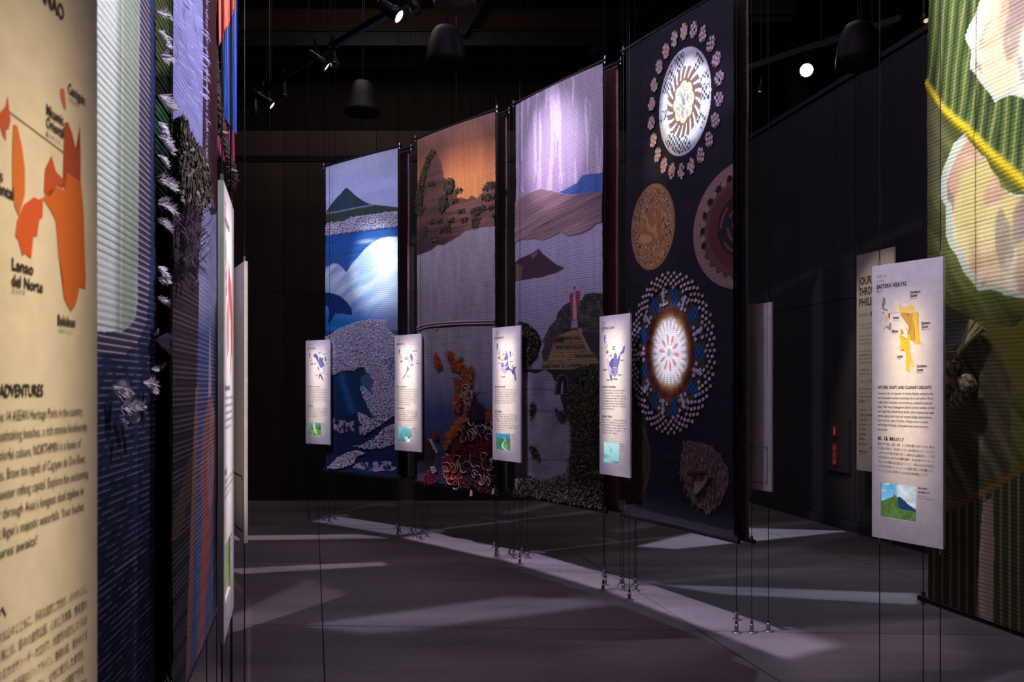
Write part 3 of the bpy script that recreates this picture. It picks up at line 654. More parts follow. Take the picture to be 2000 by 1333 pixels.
ym = c.mask(hy, 1.2); lyr = fbm(c.s*2, c.z*20, 9); c.fill(ym, A3(.16, .12, .06)[None, None]*(1-lyr)[..., None]+A3(.40, .30, .13)[None, None]*lyr[..., None])
c.fill(ym*(np.abs((Y-np.interp(X, [1060, 1175], [672, 668])) % 18-9) < 3.2)*(fbm(c.s*12, c.z*20, 12) > .42)*.8, A3(.07, .045, .04))
for P, col in (([(1066, 706), (1062, 690), (1075, 660), (1085, 655), (1083, 680), (1075, 705)], (.08, .06, .06)), ([(1085, 655), (1098, 650), (1094, 668), (1083, 672)], (.14, .05, .07)), ([(1090, 664), (1104, 659), (1108, 664), (1106, 670), (1090, 670)], (.03, .035, .06)), ([(1133, 642), (1139, 641), (1157, 690), (1151, 690)], (.30, .26, .27)), ([(1140, 650), (1170, 650), (1172, 690), (1157, 690)], (.05, .045, .05))): c.fill(c.mask(P, .8), A3(*col))
for x0, y0 in ((1089, 676), (1107, 673), (1120, 671), (1140, 690), (1082, 711), (1100, 709), (1116, 705), (1101, 692)):
    m_ = c.mask([(x0-.9, y0+11), (x0-.9, y0), (x0-5, y0-5), (x0-4, y0-6.5), (x0, y0-2), (x0+4, y0-6.5), (x0+5, y0-5), (x0+.9, y0), (x0+.9, y0+11)]); c.fill(m_*(Y < y0+2), A3(.26, .08, .09)); c.fill(m_*(Y >= y0+2), A3(.34, .26, .26))
for P, col in (([(1120, 641), (1122, 628), (1126, 625), (1131, 625), (1133, 637), (1133, 641)], (.40, .36, .44)), ([(1117, 578), (1121, 573), (1125, 571), (1134, 568), (1138, 572), (1136, 590), (1131, 605), (1132, 625), (1123, 627), (1119, 600)], (.42, .06, .11)), ([(1124.5, 572), (1127.5, 567), (1130, 600), (1131, 624), (1124, 625)], (.58, .42, .42)), ([(1117, 578), (1113, 575), (1106, 564), (1108, 564), (1117, 572)], (.50, .36, .34)), ([(1136, 573), (1139, 569), (1147, 554), (1145, 553), (1135, 567)], (.50, .36, .34))): c.fill(c.mask(P), A3(*col))
c.fill((c.ell(1126.7, 563, 1.9, 3.6) < 1)*1., A3(.16, .06, .06))
wf = [(1000, 727), (1030, 726), (1052, 731), (1062, 726), (1071, 723), (1082, 731), (1087, 742), (1093, 750), (1098, 770), (1103, 790), (1110, 812), (1120, 832), (1123, 850), (1118, 890), (1115, 945), (1000, 960)]
c.fill((Y > 722)*1., A3(.025, .028, .025)); wm_ = c.mask(wf, 1.4); rock = fbm(c.s*6, c.z*4, 13); c.fill(wm_, A3(.14, .13, .17)[None, None]*(1-rock)[..., None]+A3(.44, .40, .48)[None, None]*rock[..., None]); c.D += wm_*.015*rock
for yy_ in (758, 800, 895): c.fill(wm_*np.exp(-((Y-yy_-fbm(c.s*5, c.z*0, 3)*6)/1.6)**2)*.6, A3(.08, .07, .09))
ga = [(1092, 772), (1094, 745), (1098, 736), (1105, 733), (1111, 738), (1113, 768)]; c.fill(c.mask([(1090, 772), (1091, 743), (1097, 733), (1106, 730), (1113, 736), (1115, 770)]), A3(.16, .09, .09)); c.fill(c.mask(ga), A3(.018, .015, .025)); c.fill(c.mask([(1100, 770), (1101, 750), (1103, 745), (1105, 750), (1104, 770)]), A3(.34, .30, .40))
dk = [(1000, 645), (1020, 629), (1035, 633), (1050, 645), (1060, 657), (1064, 670), (1055, 695), (1040, 715), (1000, 728)]; c.fill(c.mask(dk, 2), A3(.014, .02, .018))
c.build()
g_ = [(.03, .033, .018), (.06, .06, .028), (.10, .09, .035), (.02, .024, .016)]
leaves(c, 'hanging_foliage', [(dk, 420), ([(1127, 735), (1132, 722), (1150, 716), (1180, 715), (1180, 800), (1125, 800), (1117, 775)], 700), ([(1112, 790), (1180, 795), (1180, 900), (1122, 900), (1124, 850)], 800), ([(1118, 895), (1180, 895), (1180, 996), (1140, 985), (1110, 978)], 620), ([(1005, 955), (1030, 930), (1060, 940), (1110, 930), (1140, 985), (1060, 972), (1005, 962)], 650), ([(1040, 870), (1050, 872), (1062, 890), (1058, 897), (1046, 890)], 60), ([(1042, 790), (1056, 792), (1048, 810), (1043, 818)], 60), ([(1094, 798), (1098, 805), (1108, 805), (1112, 815), (1104, 822), (1096, 812)], 70)], g_, .026, .016, 1.6, .3)

# ---- hanging 4: the dark hanging with shell mandalas
c = Cloth('mandala', 220, 820, .013, .0018, billow=.02); c.root('woven_hanging', 'tall dark woven hanging with two glowing round shell mandalas', 'front hangings along the right row')
X, Y = c.X, c.Y
def metric(cl, px, py):
    p = cl.point(px, py); return p.x+cl.w/2, p.z+cl.zb
def polar(cl, px, py, rs, rz):
    s0, z0 = metric(cl, px, py); dx = (cl.s-s0)/rs; dz = (cl.z-z0)/rz
    return np.hypot(dx, dz), np.arctan2(dz, dx)
def place(cl, ctr, rs, rz, r, a, off=.006):
    s0, z0 = ctr; return Vector((s0+rs*r*math.cos(a)-cl.w/2, -off-cl.bulge((s0+rs*r*math.cos(a))/cl.w, 0), z0+rz*r*math.sin(a)-cl.zb))
c.fill(np.ones_like(X), A3(.020, .020, .030)); c.mul(.7+.6*fbm(c.s*4, c.z*40, 3))
c1 = metric(c, 1341, 199); zt_, zb_ = metric(c, 1341, 94)[1], metric(c, 1341, 303)[1]; rz1 = (zt_-zb_)/2; c1 = (c1[0], (zt_+zb_)/2)
rs1 = (metric(c, 1391, 199)[0]-metric(c, 1290, 199)[0])/2; c1 = ((metric(c, 1391, 199)[0]+metric(c, 1290, 199)[0])/2, c1[1])
dx, dz = (c.s-c1[0])/rs1, (c.z-c1[1])/rz1; r = np.hypot(dx, dz); a = np.arctan2(dz, dx)
c.fill((r < 1)*1., A3(.72, .72, .80)); c.mul(.75+.5*fbm(c.s*20, c.z*20, 4), (r < 1)*1.)
ck = (np.floor(c.s/.016)+np.floor(c.z/.022)).astype(int) % 2
sect = fbm(np.cos(a)*2+3, np.sin(a)*2+3, 5, 2)
zone = (r > .66)*(r < .95)*(np.sin(a*8+.6)+.9*np.sin(a*3+1)*1 > -.25)
c.fill(zone*(ck == 0)*(fbm(c.s*60, c.z*45, 2, 1) > .33), A3(.015, .06, .15)); c.fill(zone*(ck == 1)*(fbm(c.s*60, c.z*45, 9, 1) > .45)*.7, A3(.66, .60, .36))
c.fill((r < .66)*1., A3(.80, .84, .82)); sw = r*11+a*2.6
sl = np.abs(((a*20/(2*math.pi)+r*2.6) % 1)-.5)*2
c.fill(((r < .56) | ((r < .66) & (sl < .62)))*1., A3(.22, .125, .12))
c.fill(((r > .44) & (r < .62) & (sl > .70))*1., A3(.86, .88, .82))
fl_ = .36+.05*np.abs(np.cos(a*4)); c.fill((r < fl_)*1., A3(.68, .62, .46)); c.fill((np.abs(r-fl_) < .012)*1., A3(.25, .16, .10))
pet = np.abs(np.cos(a*4)); c.fill(((r > .27) & (r < fl_-.015) & (pet > .45))*.7, A3(.85, .76, .50))
nz_ = fbm(np.cos(a)*r*22, np.sin(a)*r*22, 7); c.fill((r < .30)*(nz_ > .54)*.8, A3(.30, .30, .30)); c.fill((r < .30)*(nz_ < .42)*.8, A3(.88, .86, .80)); c.fill((r < .06)*1., A3(.25, .28, .38))
# lower mandala
s2, z2 = metric(c, 1314, 688); zt_, zb_ = metric(c, 1314, 534)[1], metric(c, 1314, 845)[1]; rz2 = (zt_-zb_)/2; z2 = (zt_+zb_)/2
sl_, sr_ = metric(c, 1234, 688)[0], metric(c, 1399, 700)[0]; rs2 = (sr_-sl_)/2; s2 = (sl_+sr_)/2; c2 = (s2, z2)
r2 = np.hypot((c.s-s2)/rs2, (c.z-z2)/rz2); a2 = np.arctan2((c.z-z2)/rz2, (c.s-s2)/rs2)
tri = np.abs(((a2*16/(2*math.pi)) % 1)-.5)*2
c.fill((r2 < .60+.08*tri)*1., A3(.22, .05, .045)); n2 = fbm(c.s*26, c.z*26, 6)
c.fill(ss(.53, .45, r2+.08*(n2-.5))*1., A3(.42, .20, .045)); c.mul(.1+1.8*n2*fbm(np.cos(a2)*9, np.sin(a2)*9, 2), ((r2 > .36) & (r2 < .58))*1.)
ray = np.abs(((a2*26/(2*math.pi)) % 1)-.5)*2
c.fill(ss(.47, .36, r2+.10*(n2-.5)), A3(.78, .72, .74)); c.fill(((r2 > .26) & (r2 < .42) & (ray > .62))*.65, A3(.25, .20, .32)); c.fill(ss(.34, .28, r2)*.8, A3(.72, .70, .78)); c.mul(.8+.4*n2, (r2 < .4)*1.)
p2 = np.abs(((a2*10/(2*math.pi)+.25) % 1)-.5)*2; c.fill(((r2 > .10) & (r2 < .235) & (p2 > .55+np.abs(r2-.17)*3))*.9, A3(.56, .20, .20)); c.fill((r2 < .05)*1., A3(.4, .42, .5))
dd = np.abs(((a2*9/(2*math.pi)+.02) % 1)-.5)*2; bl = ((r2 > .57) & (r2 < .85) & ((1-dd)*.62*r2*2.2+np.abs(r2-.70)*2.1 < .34))
c.fill(bl*1., A3(.012, .10, .30)); c.mul(.5+1.*(((np.floor(c.s/.02)+np.floor(c.z/.024)) % 2)), bl*1.)
bg_ = ((r2 > .57) & (r2 < .80) & ~bl); c.fill(bg_*.75, A3(.10, .085, .075)); c.mul(.5+n2, bg_*1.)
# carved gold medallion at left, half-shown basket disc at right
def carved(cx, cy, rx, ry, base, light, dark, seed, rim):
    q = np.hypot((c.s-metric(c, cx, cy)[0])/rx, (c.z-metric(c, cx, cy)[1])/ry)
    orn = fbm(c.s*16, c.z*16, seed, 3); rg = np.abs(np.sin(orn*26))
    c.fill((q < 1)*1., A3(*base)); c.fill((q < .93)*1.*(rg < .45), A3(*dark)); c.fill((q < .93)*(rg > .75)*1., A3(*light)); c.fill(((q >= .93) & (q < 1))*1., A3(*rim))
    return q
sA = metric(c, 1233, 443)[0]; sB = metric(c, 1321, 443)[0]; zA = metric(c, 1277, 359)[1]; zB = metric(c, 1262, 529)[1]
q = carved(1277, 444, (sB-sA)/2, (zA-zB)/2, (.30, .17, .10), (.50, .30, .17), (.10, .05, .035), 5, (.34, .19, .11))
c.fill((q < .46)*1., A3(.30, .15, .07))
for P, col in (([(1259, 424), (1263, 420), (1268, 425), (1270, 438), (1276, 446), (1284, 438), (1286, 425), (1278, 422), (1270, 432), (1284, 414), (1286, 430), (1286, 452), (1290, 460), (1286, 470), (1280, 455), (1270, 452), (1264, 444), (1266, 432)], (.48, .28, .14)), ([(1248, 432), (1258, 428), (1262, 444), (1252, 452)], (.36, .20, .10)), ([(1249, 466), (1262, 458), (1279, 464), (1276, 472), (1260, 478), (1250, 474)], (.50, .30, .15))): c.fill(c.mask(P)*.9, A3(*col))
s0, z0 = metric(c, 1452, 443); rx = s0-metric(c, 1358, 443)[0]; rz_ = (metric(c, 1432, 322)[1]-metric(c, 1432, 563)[1])/2*1.04; z0 = (metric(c, 1432, 322)[1]+metric(c, 1432, 563)[1])/2
q = np.hypot((c.s-s0)/rx, (c.z-z0)/rz_); aa = np.arctan2(c.z-z0, c.s-s0); wv = np.sin(aa*70)*np.sin(q*60)
c.fill((q < 1)*1., A3(.34, .22, .19)); c.mul(.85+.2*(wv > 0), (q < 1)*1.)
c.fill((q < .83+.03*np.sin(aa*30))*1., A3(.11, .055, .045)); c.fill((q < .80)*(wv > .1)*1., A3(.19, .10, .08)); c.fill(((q > .5) & (q < .68))*.7, A3(.13, .02, .04)); c.fill((q < .5)*1., A3(.022, .026, .035))
for k in (.43, .30, .20, .11): c.fill((np.abs(q-k) < .022)*(np.sin(aa*5+k*30) > -.35)*1., A3(.24, .07, .045))
for k in range(12):
    ak = math.pi*.56+k*.15; m_ = np.hypot(c.s-s0-rx*.80*math.cos(ak), c.z-z0-rz_*.80*math.sin(ak)) < .022; c.fill(m_*1., A3(*((.025, .015, .015) if k % 2 else (.34, .24, .22))))
q = carved(1216, 893, metric(c, 1273, 893)[0]-metric(c, 1216, 893)[0], (metric(c, 1240, 793)[1]-metric(c, 1216, 990)[1])/2, (.055, .034, .022), (.085, .052, .035), (.020, .014, .012), 9, (.10, .058, .036))
# brown fibre nest
nest = [(1340, 866), (1348, 862), (1356, 863), (1366, 868), (1370, 864), (1378, 868), (1386, 872), (1392, 870), (1398, 882), (1408, 888), (1414, 905), (1422, 915), (1424, 945), (1416, 968), (1408, 985), (1398, 995), (1382, 1000), (1368, 992), (1352, 975), (1340, 950), (1332, 920), (1336, 890)]
nm_ = c.mask(nest, 1.5); nn = fbm(c.s*20, c.z*55, 4); c.fill(nm_, A3(.07, .045, .04)[None, None]*(1-nn)[..., None]+A3(.26, .17, .15)[None, None]*nn[..., None]); c.D += nm_*.01*nn
c.fill((Y > np.interp(X, [1215, 1432], [985, 1038]))*.6, A3(.085, .075, .085))
c.build()
# raised shell pieces
def chip_quad(b, p, w_, h_, rot, col, th=.003):
    ca, sa = math.cos(rot), math.sin(rot)
    pts = [Vector((x_*ca-z_*sa, 0, x_*sa+z_*ca)) for x_, z_ in ((-w_/2, -h_/2), (w_/2, -h_/2), (w_/2, h_/2), (-w_/2, h_/2))]
    f_ = [p+q_+Vector((0, -th, 0)) for q_ in pts]; g2 = [p+q_*1.08 for q_ in pts]
    b.add(f_+g2, [(0, 1, 2, 3), (0, 4, 5, 1), (1, 5, 6, 2), (2, 6, 7, 3), (3, 7, 4, 0)], col)
for k in range(22):
    ang_ = 2*math.pi*(k+.35)/22; b = RB(); ln = rz1*.30
    for i in range(5):
        for j in range(4):
            if (i in (0, 4) and j in (0, 3)): continue
            if (i+j) % 2 and random.random() < .12: continue
            rr = 1.15+.30*(i+.5)/5; off_a = (j-1.5)*.062
            p = place(c, c1, rs1, rz1, rr, ang_+off_a/rr, .004)
            col = vary((.62, .52, .56), .15) if (i+j) % 2 == 0 else vary((.50, .30, .13) if math.cos(ang_) < .3 else (.30, .17, .15), .25)  # warm light on the left petals is put into the chip colour
            chip_quad(b, p, rs1*.066, rz1*.062, 0, col, .0025 if (i+j) % 2 == 0 else .001)
    b.build('shell_petal', M['chip'], c.root_o, False)
def ring_chips(name, rings, cols, wk, hk, jit=.0, keep=None, single=False):
    b = RB()
    for ri, (rr, n) in enumerate(rings):
        for k in range(n):
            ang_ = 2*math.pi*(k+.5*(ri % 2))/n
            if keep and not keep(rr, ang_): continue
            p = place(c, c2, rs2, rz2, rr*(1+random.uniform(-jit, jit)), ang_, .004)
            if abs(p.x) > c.w/2-.012: continue
            rot = random.choice((.5, .785, .9)) if rr < .86 else random.uniform(.2, .5)
            if single and made[0] < 300:
                o = bpy.data.objects.new('shell_chip', random.choice(chip_mes)); C.objects.link(o); o.parent = c.root_o; o.location = p; o.rotation_euler = (0, -rot, 0); made[0] += 1
            else: chip_quad(b, p, wk, hk, rot, vary(random.choice(cols), .2))
    if b.v: return b.build(name, M['chip'], c.root_o)
chip_mes = []; made = [0]
for k in range(8):
    b = RB(); chip_quad(b, Vector((0, 0, 0)), rs2*.050, rz2*.038, 0, vary(((.70, .57, .60), (.62, .50, .54), (.56, .38, .31))[k % 3], .22))
    me = bpy.data.meshes.new('shell_chip'); me.from_pydata(b.v, [], b.f); me.update(); vcol(me, np.array(b.c, np.float32)); me.materials.append(M['chip']); chip_mes.append(me)
ring_chips('outer_shell_chips', [(1.0, 44), (.955, 44), (.91, 44), (.865, 44), (.82, 44), (.775, 44), (.735, 40)], [(.56, .45, .46), (.50, .40, .42), (.46, .33, .27)], rs2*.050, rz2*.038, .008, lambda r_, a_: not (r_ < .86 and random.random() < .35) and not (r_ < .8 and abs(((a_*9/(2*math.pi)+.02) % 1)-.5)*2 > .45), True)
ring_chips('inner_shell_chips', [(.64, 27), (.70, 27)], [(.62, .58, .54), (.55, .55, .60)], rs2*.052, rz2*.045, .02, lambda r_, a_: abs(((a_*9/(2*math.pi)+.02) % 1)-.5)*2 < .6)
b = RB()
for k in range(9):
    a0 = 2*math.pi*(k+.48)/9
    for rr in (.62, .67, .72, .77):
        p = place(c, c2, rs2, rz2, rr, a0, .006); chip_quad(b, p, rs2*.05, rz2*.045, .785, vary((.55, .60, .72), .2))
b.build('blue_lozenge_chips', M['chip'], c.root_o)
b = RB(); rngp = nest
for X_, Y_ in scatter(nest, 520): b.blade(c.point(X_, Y_, .006), (random.uniform(-.25, .25), -.15, random.choice((-1, 1))), .032, .007, vary((.22, .145, .13), .4), .15)
b.build('fibre_nest', M['leaf'], c.root_o)
b = MB(); P0 = [c.point(x_, y_, .03) for x_, y_ in ((1390, 927), (1394, 931), (1383, 951), (1368, 966), (1364, 962), (1367, 940), (1372, 930))]
b.add(P0+[p+Vector((0, .015, 0)) for p in P0], [tuple(range(7))]+[(i, (i+1) % 7, 7+(i+1) % 7, 7+i) for i in range(7)]); b.build('straw_wedge', mat('straw', (.34, .24, .15), .7, 0, .3, 40), c.root_o)
b = MB(); b.tube([c.point(1358, 924, .035), c.point(1372, 923, .04), c.point(1384, 924, .04)], [.018, .022, .016], 8); b.build('red_pod', mat('red_pod', (.07, .008, .01), .5, 0, .2, 20), c.root_o)
b = MB(); b.tube([c.point(1384, 923, .04), c.point(1392, 924, .045), c.point(1400, 930, .03)], [.012, .008, .003], 6); b.build('black_stem', M['black'], c.root_o)

# ---- hanging 5: banana leaf with food, at the right edge
c = Cloth('leaf', 240, 860, .0165, .0025, billow=.03); c.groove = .45; c.root('woven_hanging', 'tall green woven hanging of a big leaf with cream shapes at right edge', 'front hangings along the right row')
X, Y = c.X, c.Y
rib_y = np.interp(X, [1800, 1818, 1830, 1850, 1875, 1900, 1925, 1950, 2000, 2100, 2300], [150, 172, 190, 216, 238, 256, 280, 305, 348, 440, 640])
vs = np.sin(((X-1800)-(Y-150)*-.10)*.30+9*fbm(c.s*5+c.z*.5, c.z*.5, 4)); vv = fbm(c.s*34+c.z*3, c.z*2, 5)
up = A3(.022, .045, .02)[None, None]*(1-vv)[..., None]+A3(.13, .20, .045)[None, None]*vv[..., None]
c.fill(np.ones_like(X), up); c.fill(ss(.72, .95, vs)*.75, A3(.30, .30, .13)); c.fill(ss(-.5, -.9, vs)*.7, A3(.012, .022, .014))
lw = ss(0, 3, Y-rib_y)
ds = fbm((c.s*.75+c.z*.66)*24, (c.z*.75-c.s*.66)*4, 9); lo = A3(.03, .045, .015)[None, None]*(1-ds)[..., None]+A3(.30, .34, .09)[None, None]*(ds**1.4)[..., None]
c.fill(lw, lo); c.fill(lw*ss(1866, 1830, X)*ss(520, 300, Y)*.6, A3(.22, .19, .13))  # browner left part: the edge of the spotlight painted into the colour
wd_ = np.interp(X, [1815, 1900, 2000], [11, 13, 16]); c.fill(np.exp(-((Y-rib_y)/wd_)**4), A3(.62, .48, .02)); c.mul(.75+.5*(np.sin((X+Y)*.9) > 0), np.exp(-((Y-rib_y)/wd_)**4)); c.fill(np.exp(-((Y-rib_y-wd_*.5)/4)**2)*.5, A3(.42, .25, .02))
c.D += .012*np.exp(-((Y-rib_y)/wd_)**2)
f1 = [(1925, -400), (1921, 0), (1912, 30), (1896, 58), (1891, 72), (1896, 84), (1905, 100), (1902, 135), (1914, 148), (1926, 165), (1940, 178), (1950, 190), (1955, 200), (1985, 186), (2040, 200), (2120, 140), (2160, -100), (2100, -400)]
f2 = [(1868, 282), (1898, 258), (1901, 272), (1915, 290), (1926, 302), (1937, 308), (1944, 326), (1951, 338), (1962, 350), (1966, 368), (1978, 374), (1990, 380), (2050, 385), (2110, 440), (2090, 560), (2040, 590), (1972, 577), (1965, 572), (1945, 565), (1920, 568), (1902, 545), (1888, 530), (1876, 500), (1862, 485), (1853, 460), (1852, 400), (1840, 385), (1841, 350), (1848, 325), (1858, 305)]
for P, sd in ((f1, 3), (f2, 7)):
    m_ = c.mask(P, 2.0); k1 = fbm(c.s*7, c.z*3.0, sd, 3); k2 = fbm(c.s*5+3, c.z*4, sd+4, 3)
    cc = A3(.86, .70, .50)[None, None]*np.ones_like(X)[..., None]; cc = cc*(1-ss(.45, .65, k1)[..., None])+A3(.92, .88, .76)*ss(.45, .65, k1)[..., None]
    cc = cc*(1-ss(.54, .68, k2)[..., None]*.7)+A3(.50, .24, .19)*ss(.54, .68, k2)[..., None]*.7
    if sd == 7: yel = ss(.40, .56, fbm(c.s*6, c.z*5+2, 12, 2))*ss(560, 420, Y); cc = cc*(1-yel[..., None]*.8)+A3(.66, .60, .24)*yel[..., None]*.8
    hol_ = ss(.58, .70, fbm(c.s*10, c.z*4.5, sd+8, 3)); cc = cc*(1-hol_[..., None]*.65)+A3(.22, .17, .22)*hol_[..., None]*.65
    c.fill(m_, cc)
    inner = [(x_+(2010-x_)*.09, y_+((80 if sd == 3 else 430)-y_)*.07) for x_, y_ in P]; c.fill(m_*(1-c.mask(inner, 3)), A3(.60, .68, .60))
# lower, darker leaf with its rib and the long upright strips
l2 = np.interp(X, [1800, 1842, 1900, 1950, 2000, 2100], [1012, 997, 975, 950, 920, 850])
m3 = ss(560, 640, Y+(X-1850)*-.35); dg = fbm((c.s*.8+c.z*.6)*30, (c.z*.8-c.s*.6)*3, 15)
c.fill(m3*(X < 1985)*1., A3(.05, .05, .03)[None, None]*(1-dg)[..., None]+A3(.30, .26, .15)[None, None]*(dg**1.5)[..., None])
c.fill(c.mask([(1845, 590), (1892, 615), (1918, 632), (1868, 690), (1845, 700)], 2)*.8, A3(.022, .035, .04))
c.fill(c.mask([(1893, 622), (1990, 640), (2040, 600), (2040, 780), (1995, 760), (1965, 700), (1935, 660)], 3)*.75, A3(.24, .22, .04))
dn = ss(0, 3, Y-l2); st = np.sin((X-1805)*.36+1.5*fbm(c.s*4, c.z*.6, 6)); sv = A3(.045, .055, .026)[None, None]*np.ones_like(X)[..., None]
c.fill(dn, sv); c.fill(dn*ss(.2, .8, st), A3(.19, .15, .10)); c.fill(dn*ss(.90, 1.0, st)*.8, A3(.30, .21, .17)); c.fill(dn*ss(-.5, -.9, st)*.6, A3(.06, .085, .03))
c.fill(np.exp(-((Y-l2)/8)**4), A3(.22, .14, .04)); c.fill(c.mask([(1926, 982), (1945, 972), (1950, 1050), (1946, 1225), (1912, 1215), (1918, 1100)], 1.5), A3(.40, .29, .24))
c.build()
# the bundle of plaited rice pouches hung on it
leaf_root = c
pm = thing('pouch_bundle', 'hanging bunch of plaited palm-leaf rice pouches with tied stalks, on the green hanging', 'pouches', mw=c.mw.copy())
def weave_ball(name, ctr, r, tilt, col):
    n, m_ = 24, 17; v = []; f = []; cl_ = []
    R = Matrix.Rotation(tilt, 3, 'Y') @ Matrix.Rotation(random.uniform(0, 1), 3, 'Z')
    for i in range(m_):
        t_ = math.pi*i/(m_-1)
        for k in range(n):
            ph = 2*math.pi*k/n; d = Vector((math.sin(t_)*math.cos(ph), math.sin(t_)*math.sin(ph), math.cos(t_)))
            e = .72; q_ = Vector([math.copysign(abs(x_)**e, x_) for x_ in d])
            ui, vi = k//3, i//3; over = (ui+vi) % 2; g = max(.0, 1-min(k % 3, 3-k % 3)*1.0) if over else max(0, 1-min(i % 3, 3-i % 3))
            q_ = q_*(1-.10*g); q_.z *= 1.25
            v.append(Vector(ctr)+R @ (q_*r)); s_ = (1.25 if over else .75)*(1-.75*g)
            cl_.append(tuple(x_*s_ for x_ in col))
    f = [(i*n+k, i*n+(k+1) % n, (i+1)*n+(k+1) % n, (i+1)*n+k) for i in range(m_-1) for k in range(n)]
    me = bpy.data.meshes.new(name); me.from_pydata([tuple(p) for p in v], [], f); me.update(); vcol(me, np.array(cl_)); o = link(name, me, M['leaf'], pm); return o
for px_, py_, rr, of, tl in ((1902, 718, .030, .075, .2), (1897, 749, .031, .085, -.1), (1928, 749, .030, .07, -.5), (1872, 737, .028, .05, .7), (1874, 766, .029, .06, .6), (1913, 773, .029, .06, .1), (1892, 782, .026, .04, .1)):
    weave_ball('rice_pouch', c.point(px_, py_, of), rr, tl, vary((.34, .31, .15), .25))
b = RB()
for k, (ox, oy) in enumerate(((1922, 626), (1929, 628), (1936, 633), (1941, 638), (1947, 642))):
    b.tube([c.point(ox, oy, .035+.006*(k % 2)), c.point(1916+k*2.6, 668, .06), c.point(1901+k*2.3, 697, .075)], [.010, .009, .008], vary((.36, .34, .17), .2), 6)
b.build('leaf_stalks', M['leaf'], pm, False)
b = RB()
for k in range(4): b.tube([c.point(1886+k, 712-k*4, .07), c.point(1898, 702-k*4, .10), c.point(1911-k, 700-k*4, .075)], .006, vary((.26, .21, .13), .2), 6)
b.tube([c.point(1880, 713, .06), c.point(1887, 708, .075), c.point(1891, 694, .07)], .006, (.18, .18, .08), 6)
b.build('leaf_tie', M['leaf'], pm, False)

# ---- left row, first hanging: mirror frame with feathers on dark blue
c = Cloth('mirror', 180, 1300, .0155, .0012, billow=.02); c.groove = .72; c.root('woven_hanging', 'near dark blue woven hanging with bright window shape and white feathers', 'hangings of the left row')
X, Y = c.X, c.Y
c.fill(np.ones_like(X), A3(.025, .030, .085)); c.mul(.6+.8*fbm(c.s*18, c.z*30, 4))
rb = np.abs(np.sin(math.pi*c.z/c.pitch)); c.fill((rb > .965)*(fbm(c.s*26, c.z*65, 6, 2) > .46)*.75, A3(.26, .24, .40))
out = [(-200, -60), (288, -60), (288, 560), (282, 630), (262, 670), (235, 692), (-200, 700)]
m_ = c.mask(out); c.fill(m_, A3(.075, .055, .10)); c.fill(m_*ss(.93, .985, rb), A3(.52, .42, .60))
inn = [(-200, -60), (263, -60), (262, 590), (257, 622), (246, 636), (228, 648), (-200, 652)]
m_ = c.mask(inn); g = fbm(c.s*30, c.z*.7, 5); c.fill(m_, A3(.34, .33, .36)[None, None]*(1-g)[..., None]+A3(.46, .54, .42)[None, None]*g[..., None])
c.fill(m_*ss(222, 205, X), A3(.86, .86, .86)); c.fill(m_*np.exp(-((X-224)/2.5)**2)*.7, A3(.75, .74, .66)); c.fill(m_*(rb < .2)*.6, A3(.10, .10, .10))
c.fill(((X > 291) & (Y < 640))*1., A3(.03, .04, .13))
c.build()
def feather(name, base, d, ln, wd, n=26):
    b = RB(); d = Vector(d).normalized()
    sd = d.cross(Vector((0, 1, 0))).normalized()
    n = n*3
    for k in range(n):
        t_ = random.random()*.75; p = Vector(base)+d*ln*t_+Vector((random.uniform(-1, 1), 0, random.uniform(-1, 1)))*ln*.10; s_ = 1 if k % 2 else -1
        b.blade(p, d*random.uniform(.2, 1)+sd*s_*random.uniform(.1, 1.2)+Vector((0, -random.uniform(.1, 1.0), 0)), ln*random.uniform(.25, .5)*(1.15-t_*.7), wd*.055, vary((.86, .78, .90), .10), .25)
    return b.build(name, M['yarn'], c.root_o, False)
edge_pts = [(299, 20), (300, 60), (301, 108), (301, 188), (300, 240), (299, 262), (299, 300), (299, 350), (299, 395), (299, 430), (300, 520), (299, 545), (299, 582), (299, 660), (300, 668)]
for X_, Y_ in edge_pts: feather('feather', c.point(X_-1.5, Y_, .012), (.55, -.35, random.uniform(-1, .1)), random.uniform(.045, .075), .06, 22)
for X_, Y_, dx_, ln in ((188, 757, .8, .12), (205, 752, -.9, .10), (262, 748, .9, .10), (275, 745, -.8, .10), (210, 798, .9, .10), (225, 795, .5, .09), (207, 822, -.4, .06), (228, 820, .7, .06), (282, 720, .8, .05), (297, 718, .3, .05), (283, 766, .8, .05), (294, 665, .8, .09), (288, 655, -.4, .05)): feather('feather', c.point(X_, Y_, .012), (dx_, -.35, random.uniform(-.3, .5)), ln*.55, .05, 24)

# ---- left row, second hanging: tree, sail and church; the darker layer hung close behind it
c = Cloth('church', 220, 860, .0165, .0022, billow=.02); c.groove = .7; c.root('woven_hanging', 'woven hanging of a lone tree under lilac sky and a red church', 'hangings of the left row')
X, Y = c.X, c.Y
c.fill(np.ones_like(X), c.vgrad([(-200, A3(.34, .33, .60)), (300, A3(.34, .35, .62)), (600, A3(.42, .44, .60)), (650, A3(.10, .16, .34)), (760, A3(.06, .12, .28)), (900, A3(.08, .13, .26)), (1350, A3(.09, .14, .28))])); c.mul(.8+.4*fbm(c.s*8, c.z*30, 3))
red = c.mask([(386, -400), (450, -400), (450, 400), (408, 420), (396, 372), (388, 330), (384, 300)], .4); c.fill(red, A3(.040, .010, .012)); rb = np.abs(np.sin(math.pi*c.z/c.pitch)); c.fill(red*ss(.9, .98, rb)*.8, A3(.20, .06, .05))
c.fill(c.mask([(386, 350), (394, 345), (402, 375), (416, 408), (412, 412), (398, 392)], .3), A3(.26, .14, .10)); c.fill(c.mask([(397, 405), (420, 408), (420, 418), (402, 420)], .3), A3(.03, .028, .04))
